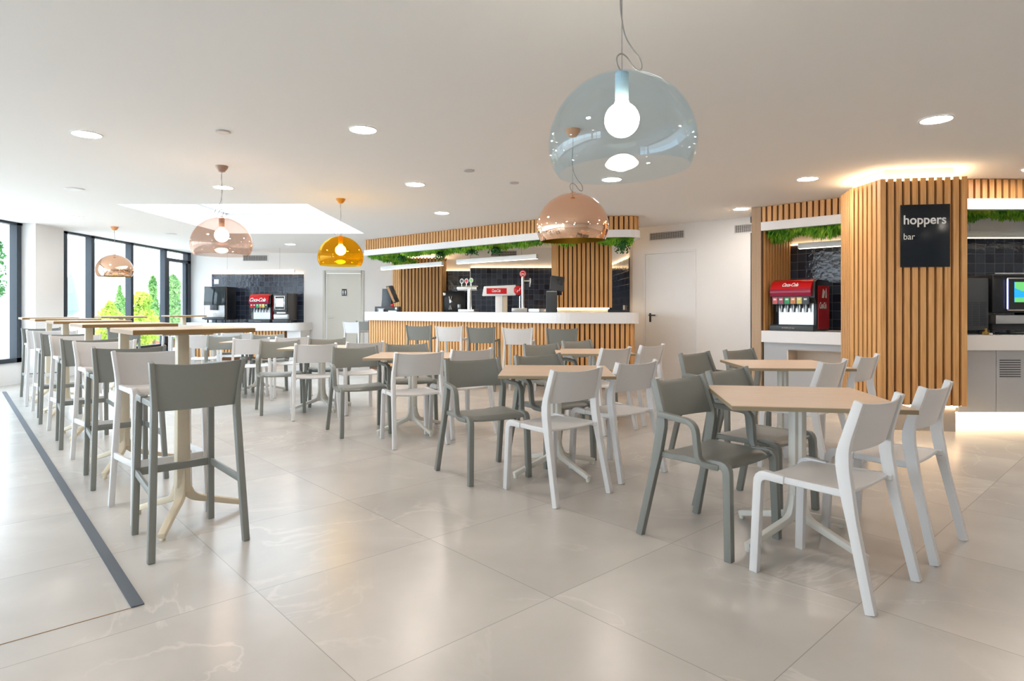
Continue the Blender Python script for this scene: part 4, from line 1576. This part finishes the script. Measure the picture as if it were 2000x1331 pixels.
p = bar_pt(-0.33, 0.22)
t = empty('soda_tower', (p.x, p.y, BZ), 0, 'white tower on the bar with red lettered panel on its wide head', 'drink dispenser')
MB().box(-0.09, 0.03, -0.06, 0.06, 0, 0.30).build('stem', M['whiteband'], t, 0.004)
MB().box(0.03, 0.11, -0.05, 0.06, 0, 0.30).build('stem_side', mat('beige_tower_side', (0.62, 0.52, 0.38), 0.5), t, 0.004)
hd = MB().add([(-0.31, -0.10, 0.27), (0.25, -0.10, 0.28), (0.25, 0.08, 0.28), (-0.31, 0.08, 0.27),
               (-0.28, -0.10, 0.43), (0.25, -0.10, 0.455), (0.25, 0.08, 0.455), (-0.28, 0.08, 0.43)],
              [(0, 3, 2, 1), (4, 5, 6, 7), (0, 1, 5, 4), (1, 2, 6, 5), (2, 3, 7, 6), (3, 0, 4, 7)]).build('head', M['whiteband'], t, 0.01)
MB().box(-0.235, 0.10, -0.106, -0.10, 0.305, 0.40).build('red_panel', M['red'], t)
text('Coca-Cola', 0.07, M['paper'], t, (-0.15, -0.108, 0.335), (PI / 2, 0, 0), shear=0.3, off=0.001, sx=0.55, space=0.86)
MB().tube([(0.29, -0.11, 0.365), (0.29, 0.06, 0.365)], 0.075, 24).build('end_drum', M['red'], t, 0.004)
MB().blade([(0.27, -0.112, 0.33), (0.285, -0.112, 0.365), (0.31, -0.112, 0.36), (0.32, -0.112, 0.40)], 0.002, 0.014, ax=(0, 1, 0)).build('drum_print', M['paper'], t)

p = bar_pt(0.045, 0.20)
t = empty('single_beer_tap', (p.x, p.y, BZ), 0, 'slim chrome beer tap with round red badge on the bar', 'beer tap')
MB().box(-0.18, 0.07, -0.1, 0.1, 0.0, 0.07).build('drip_base', M['steel'], t, 0.004)
MB().cyl(0.0, 0, 0.07, 0.57, 0.022).build('stem', M['chrome'], t)
b = MB().disc_y(0.0, 0.625, -0.012, 0.008, 0.058).build('tap_badge', M['red'], t)
MB().disc_y(0.0, 0.625, -0.015, -0.012, 0.045).build('badge_ring', M['paper'], b)
MB().disc_y(0.0, 0.625, -0.018, -0.015, 0.036).build('badge_centre', M['red'], b)
MB().box(-0.025, 0.025, -0.021, -0.018, 0.612, 0.628).build('badge_print', M['paper'], b)
MB().tube([(0.02, 0, 0.51), (0.12, 0, 0.51)], 0.014).tube([(0.12, 0, 0.55), (0.12, 0, 0.50), (0.11, -0.01, 0.41)], [0.014, 0.016, 0.007]).build('tap_spout', M['chrome'], t)
MB().tube([(-0.05, 0, 0.07), (-0.05, 0, 0.26), (-0.03, 0, 0.28)], 0.007).build('rinse_pipe', M['chrome'], t)
p = bar_pt(0.24, 0.25)
t = empty('drip_tray', (p.x, p.y, BZ), ang, 'low steel tray on the bar between the slim tap and the right screen', 'tray')
MB().box(-0.1, 0.12, -0.1, 0.1, 0.0, 0.055).build('tray_body', M['steel'], t, 0.004)
MB().box(-0.09, 0.11, -0.09, 0.09, 0.055, 0.06).build('tray_grid', M['vent'], t)


def till(label, loc, rz, flip=False):
    t = empty('till_screen', loc, rz, label, 'till')
    MB().box(-0.08, 0.09, -0.06, 0.06, 0, 0.32).build('pedestal', M['charcoal'], t, 0.005)
    MB().box(-0.075, 0.085, -0.062, 0.05, 0.32, 0.335).build('hinge_plate', M['steel'], t)
    MB().tube([(0.02, 0.0, 0.33), (0.06, 0.03, 0.40)], 0.02).build('screen_arm', M['steel'], t)
    mb = MB().box(-0.11, 0.11, -0.02, 0.02, -0.12, 0.12)
    o = mb.build('screen_housing', M['charcoal'], t, 0.006)
    o.location = (0.095, 0.02, 0.45)
    o.rotation_euler = (-0.25, 0.12, 0.1)
    o2 = MB().box(0.09, 0.17, 0.0, 0.05, 0.27, 0.52).build('card_reader', M['black'], t, 0.006)
    return t


p = bar_pt(0.47, 0.22)
till('dark till screen on a pedestal at the right part of the bar', (p.x, p.y, BZ), 0)
p = bar_pt(-2.68, 0.25)
t = empty('cash_drawer', (p.x, p.y, BZ), 0, 'flat black cash drawer at the left end of the bar', 'till')
MB().box(-0.20, 0.28, -0.13, 0.18, 0, 0.105).build('drawer_body', M['charcoal'], t, 0.004)
MB().box(0.20, 0.24, -0.134, -0.13, 0.02, 0.09).build('drawer_lock', M['steel'], t)
t = empty('till_terminal', (p.x, p.y, BZ + 0.105), 0, 'wedge shaped till terminal with tilted screen, on the cash drawer', 'till')
MB().prism_x([(-0.10, 0), (0.12, 0), (0.05, 0.22), (0.03, 0.34), (-0.01, 0.36), (-0.04, 0.15)], -0.08, 0.12).build('stand', M['charcoal'], t, 0.008)
MB().add([(0.02, -0.14, 0.40), (0.14, -0.13, 0.42), (0.27, -0.13, 0.10), (0.17, -0.14, 0.07), (0.0, 0.08, 0.40), (0.12, 0.10, 0.42), (0.25, 0.10, 0.10), (0.15, 0.08, 0.07)],
         [(0, 3, 2, 1), (4, 5, 6, 7), (0, 1, 5, 4), (1, 2, 6, 5), (2, 3, 7, 6), (3, 0, 4, 7)]).build('screen_housing', M['black'], t, 0.004)
MB().add([(0.03, -0.142, 0.385), (0.075, -0.141, 0.395), (0.205, -0.141, 0.095), (0.165, -0.142, 0.085)], [(0, 3, 2, 1)]).build('screen', mat('amber_reflecting_screen', (0.45, 0.20, 0.05), 0.15), t, smooth=False)
MB().box(0.12, 0.18, -0.15, -0.12, 0.0, 0.05).build('card_slot', M['red'], t, 0.004)
p = bar_pt(-2.62, 0.06)
t = empty('napkin_basket', (p.x, p.y, BZ), 0, 'small white wire basket in front of the cash drawer', 'basket')
mb = MB().box(-0.06, 0.06, -0.04, 0.04, 0.0, 0.004)
for i in range(7):
    mb.box(-0.06 + 0.0195 * i, -0.057 + 0.0195 * i, -0.042, -0.038, 0, 0.065)
mb.box(-0.062, 0.062, -0.043, -0.038, 0.060, 0.067).box(-0.062, 0.062, 0.038, 0.043, 0.060, 0.067)
mb.build('wire_frame', M['paper'], t)
MB().box(-0.045, 0.045, -0.03, 0.03, 0.004, 0.055).build('napkin_stack', M['paper'], t)
p = bar_pt(-2.38, 0.12)
t = empty('card_terminal', (p.x, p.y, BZ), 0, 'small card terminal lying on the bar right of the cash drawer', 'card reader')
MB().box(-0.10, 0.06, -0.03, 0.03, 0, 0.025).build('terminal_body', M['paper'], t, 0.004)
MB().box(-0.0, 0.10, -0.028, 0.028, 0.02, 0.045).build('terminal_head', M['charcoal'], t, 0.006)

# espresso machine behind the bar, near the tiles
t = empty('espresso_machine', (-1.42, 14.25, 0.0), 0, 'black espresso machine with steel parts behind the three-badge tower', 'coffee machine')
MB().box(-0.22, 0.38, 0.0, 0.4, 0.0, 0.92).build('stand_cabinet', M['charcoal'], t)
MB().box(-0.15, 0.34, 0.0, 0.38, 0.92, 1.62).build('body', M['black'], t, 0.01)
MB().tube([(0.0, -0.05, 1.50), (0.0, -0.05, 1.42), (0.02, -0.05, 1.36)], [0.05, 0.03, 0.045], 14).tube([(0.0, -0.05, 1.30), (0.0, -0.05, 1.2)], [0.02, 0.05], 14).build('brew_group', M['chrome'], t)
MB().box(-0.17, -0.10, -0.03, 0.03, 1.50, 1.60).build('cup_shelf', M['chrome'], t, 0.004)
MB().box(0.17, 0.24, -0.06, 0.0, 1.22, 1.32).build('steam_box', M['steel'], t, 0.004)
t = empty('back_counter', (-1.0, 13.6, 0), 0, 'low steel back counter along the tiles inside the bar', 'counter')
MB().box(0.10, 3.0, -0.30, 0.27, 0.90, 0.94).build('worktop', M['steel'], t)
MB().box(0.12, 2.98, -0.28, 0.27, 0.0, 0.90).build('cabinet_body', M['charcoal'], t)
so = MB().box(2.04, 2.06, 11.22, 11.36, 1.19, 1.28).build('wall_socket', M['paper'], None, 0.003)
tag(so, 'white wall socket on the tiles at the right end of the bar', 'socket')

# ------------------------------------------------------------------ far drinks counter
tiles('wall_tiles_back', '', (-7.43, YB - 0.014), (-5.16, YB - 0.014), 0.0, 2.075)
led('warm light strip over the tiles of the far drinks counter', (-7.43, YB - 0.05), (-5.16, YB - 0.05), 2.08)
so = MB().box(-7.37, -7.25, YB - 0.03, YB - 0.014, 1.83, 1.95).build('wall_socket', M['paper'], None, 0.003)
tag(so, 'white wall switch plate on the tiles above the tall coffee machine', 'socket')
t = empty('drinks_counter', (-7.9, 14.5, 0), 0, 'white topped drinks counter with oak slat front on the far back wall', 'counter')
o3 = (-7.9, 14.5, 0)
cp = [Vector(p) for p in rpath([Vector((-7.92, 14.5)), Vector((-4.95, 14.5)), Vector((-4.95, YB - 0.015))], 0.3, 6)]
poly = [tuple(p) for p in cp] + [(-7.92, YB - 0.015)]
local(MB().prism(poly, 0.70, 0.885), o3).build('worktop', M['whiteband'], t, smooth=True)
mb = MB()
slats(mb, [Vector((-7.9, 14.56)), Vector((-5.33, 14.56))], 0.08, 0.70)
local(mb, o3).build('slat_front', M['oak'], t, smooth=False)
local(MB().box(-7.9, -5.33, 14.591, 14.64, 0.0, 0.70), o3).build('backing_panel', M['oakback'], t, smooth=False)
local(MB().box(-5.32, -5.0, 14.60, YB - 0.015, 0.0, 0.70), o3).build('end_cabinet', M['white'], t, smooth=False)

# ------------------------------------------------------------------ pendant lamps
def shade_profile(R=0.28):
    out = []
    for i in range(0, 15):
        a = PI / 2 * (1 - i / 14)
        out.append((max(0.012, R * math.cos(a)), 0.27 * math.sin(a)))
    for i in range(1, 6):
        z = -0.10 * i / 5
        out.append((R * math.sqrt(1 - (z / 0.222) ** 2), z))
    return out


def pendant(label, x, y, zc, shade, inner, canm, tilt=(0, 0), bulb=True, socket=None):
    t = empty('pendant_lamp', (x, y, zc), 0, label, 'lamp', 'large dome pendant lamps')
    pr = shade_profile()
    th = 0.004
    if inner:
        o = MB().lathe(pr, seg=64).build('lamp_shade', shade, t)
        o.rotation_euler = (tilt[0], tilt[1], 0)
        pi = [(max(0.006, r - th), z - (th if r < 0.2 else 0)) for r, z in pr]
        pi[-1] = (pr[-1][0] - 0.001, pr[-1][1])
        i_ = MB().lathe(pi, seg=64).build('shade_lining', inner, o)
    else:
        pi = [(max(0.006, r - th), z - (th if r < 0.2 else 0)) for r, z in pr][::-1]
        o = MB().lathe(pr + pi, seg=64, close=True).build('lamp_shade', shade, t)
        o.rotation_euler = (tilt[0], tilt[1], 0)
    sm = socket or canm
    MB().cyl(0, 0, 0.17, 0.275, 0.026).build('lamp_socket', sm, t, 0.003)
    b = MB().sphere((0, 0, 0.095), 0.066).cyl(0, 0, 0.14, 0.175, 0.035, 0.022).build('bulb', M['bulbdim'] if inner else M['bulb'], t)
    h = CEIL - zc
    MB().cyl(0, 0, 0.27, h - 0.02, 0.0018, seg=6).build('suspension_wire', M['wire'], t)
    sgx = 1 if x > 0 else -1
    ctrl = [(0, 0), (-.018, .03), (-.020, .058), (-.002, .073), (.022, .060), (.045, .030), (.068, .014), (.080, .030), (.070, .065), (.040, .10), (.015, .14), (.002, .19), (-.006, .27), (.004, .38), (0, h - .335)]
    ctrl = [Vector((sgx * a, 0.25 * a, 0.275 + b * (1 if b < 0.3 else 1))) for a, b in ctrl if b <= h - 0.335 + 1e-6]
    pts = []
    for i in range(len(ctrl) - 1):
        p0, p1, p2, p3 = ctrl[max(i - 1, 0)], ctrl[i], ctrl[i + 1], ctrl[min(i + 2, len(ctrl) - 1)]
        for k in range(5):
            u = k / 5
            pts.append(0.5 * ((2 * p1) + (p2 - p0) * u + (2 * p0 - 5 * p1 + 4 * p2 - p3) * u * u + (3 * p1 - p0 - 3 * p2 + p3) * u ** 3))
    pts.append(ctrl[-1])
    MB().tube(pts, 0.0028, 6).build('power_cable', M['wire'], t)
    MB().lathe([(0.001, h - 0.065), (0.03, h - 0.055), (0.055, h - 0.02), (0.06, h)], seg=28).build('ceiling_canopy', canm, t)
    return t


pendant('large clear blue dome pendant lamp in the foreground', 0.42, 2.36, 1.83, M['blueshade'], None, M['bluem'], (0, -0.05))
pendant('large mirrored copper dome lamp hanging before the bar', 0.472, 4.80, 1.835, M['copper'], M['gold'], M['copperm'], (0.02, -0.02))
pendant('smoky rose transparent dome lamp left of the skylight middle', -2.83, 6.02, 1.83, M['roseshade'], None, M['rosem'])
pendant('amber transparent dome lamp in front of the restroom door wall', -2.165, 7.80, 1.855, M['ambershade'], None, M['amberm'])
pendant('small looking copper dome lamp near the windows', -6.72, 10.44, 1.86, M['copper'], M['gold'], M['copperm'])


# ------------------------------------------------------------------ recessed lamps and ceiling fittings
def downlight(px, py, label, r=0.10, visible=True):
    t = empty('ceiling_downlight', (px, py, CEIL), 0, label, 'lamp', 'recessed ceiling downlights')
    MB().lathe([(r, -0.001), (r + 0.012, -0.001), (r + 0.012, -0.007), (r, -0.007)], seg=32, close=True).build('trim_ring', M['white'], t)
    MB().cyl(0, 0, -0.005, -0.001, r, seg=32).build('diffuser', M['lamp'], t)
    return t


def cp_(x, y):
    Y = 1.4 * 1206 / (605 - y)
    return (x - 1000) / 1206 * Y, Y


DL = [(-3.39, 4.92, 'round lit downlight at the upper left of the ceiling'), (-1.157, 4.795, 'round lit downlight left of centre, nearest the camera'),
      (-1.08, 6.89, 'round lit downlight between the bar and the near ceiling lamps'), (-1.015, 8.93, 'round lit downlight just in front of the bar canopy'),
      (-3.30, 7.06, 'round lit downlight right behind the rose lamp cable'), (-6.60, 9.33, 'round lit downlight close to the window wall'),
      (1.07, 6.63, 'round lit downlight just below the blue lamp rim'), (3.16, 6.60, 'round lit downlight left of the big oak column'),
      (3.18, 8.57, 'round lit downlight above the plywood end panel'), (3.12, 4.54, 'large round lit downlight at the upper right of the ceiling'),
      (5.18, 6.12, 'round lit downlight right of the big oak column'), (-4.74, 13.2, 'small lit downlight in front of the far drinks counter')]
for x, y, lab in DL:
    downlight(x, y, lab)
# unseen downlights added behind and beside the camera to even out the light
for x, y, lab in ((-3.4, 2.4, 'left of the camera'), (3.1, 2.0, 'right of the camera'), (-0.9, 1.6, 'straight above the camera'), (-3.4, -0.6, 'behind the camera to the left'),
                  (0.6, -0.8, 'right behind the camera'), (5.6, 3.6, 'beyond the right picture edge'), (5.4, 0.6, 'far behind the camera to the right')):
    downlight(x, y, 'added fill downlight %s, outside the picture' % lab)
for x, y, r, lab in ((-2.27, 4.85, 0.055, 'small round ceiling sensor between the two near left downlights'), (-5.07, 7.15, 0.10, 'flat round ceiling speaker near the left edge'),
                     (-6.3, 11.4, 0.10, 'flat round ceiling speaker beyond the skylight, near the windows'), (0.025, 6.8, 0.05, 'small round smoke detector in front of the bar'),
                     (-0.43, 6.2, 0.055, 'faint round ceiling cap left of the smoke detector')):
    o = MB().lathe([(0.001, CEIL - 0.012), (r * 0.9, CEIL - 0.012), (r, CEIL - 0.008), (r, CEIL - 0.001)], x, y, 32).build('ceiling_fitting', M['vent'] if r < 0.06 else M['white'])
    tag(o, lab, 'ceiling fitting', 'small round ceiling fittings')
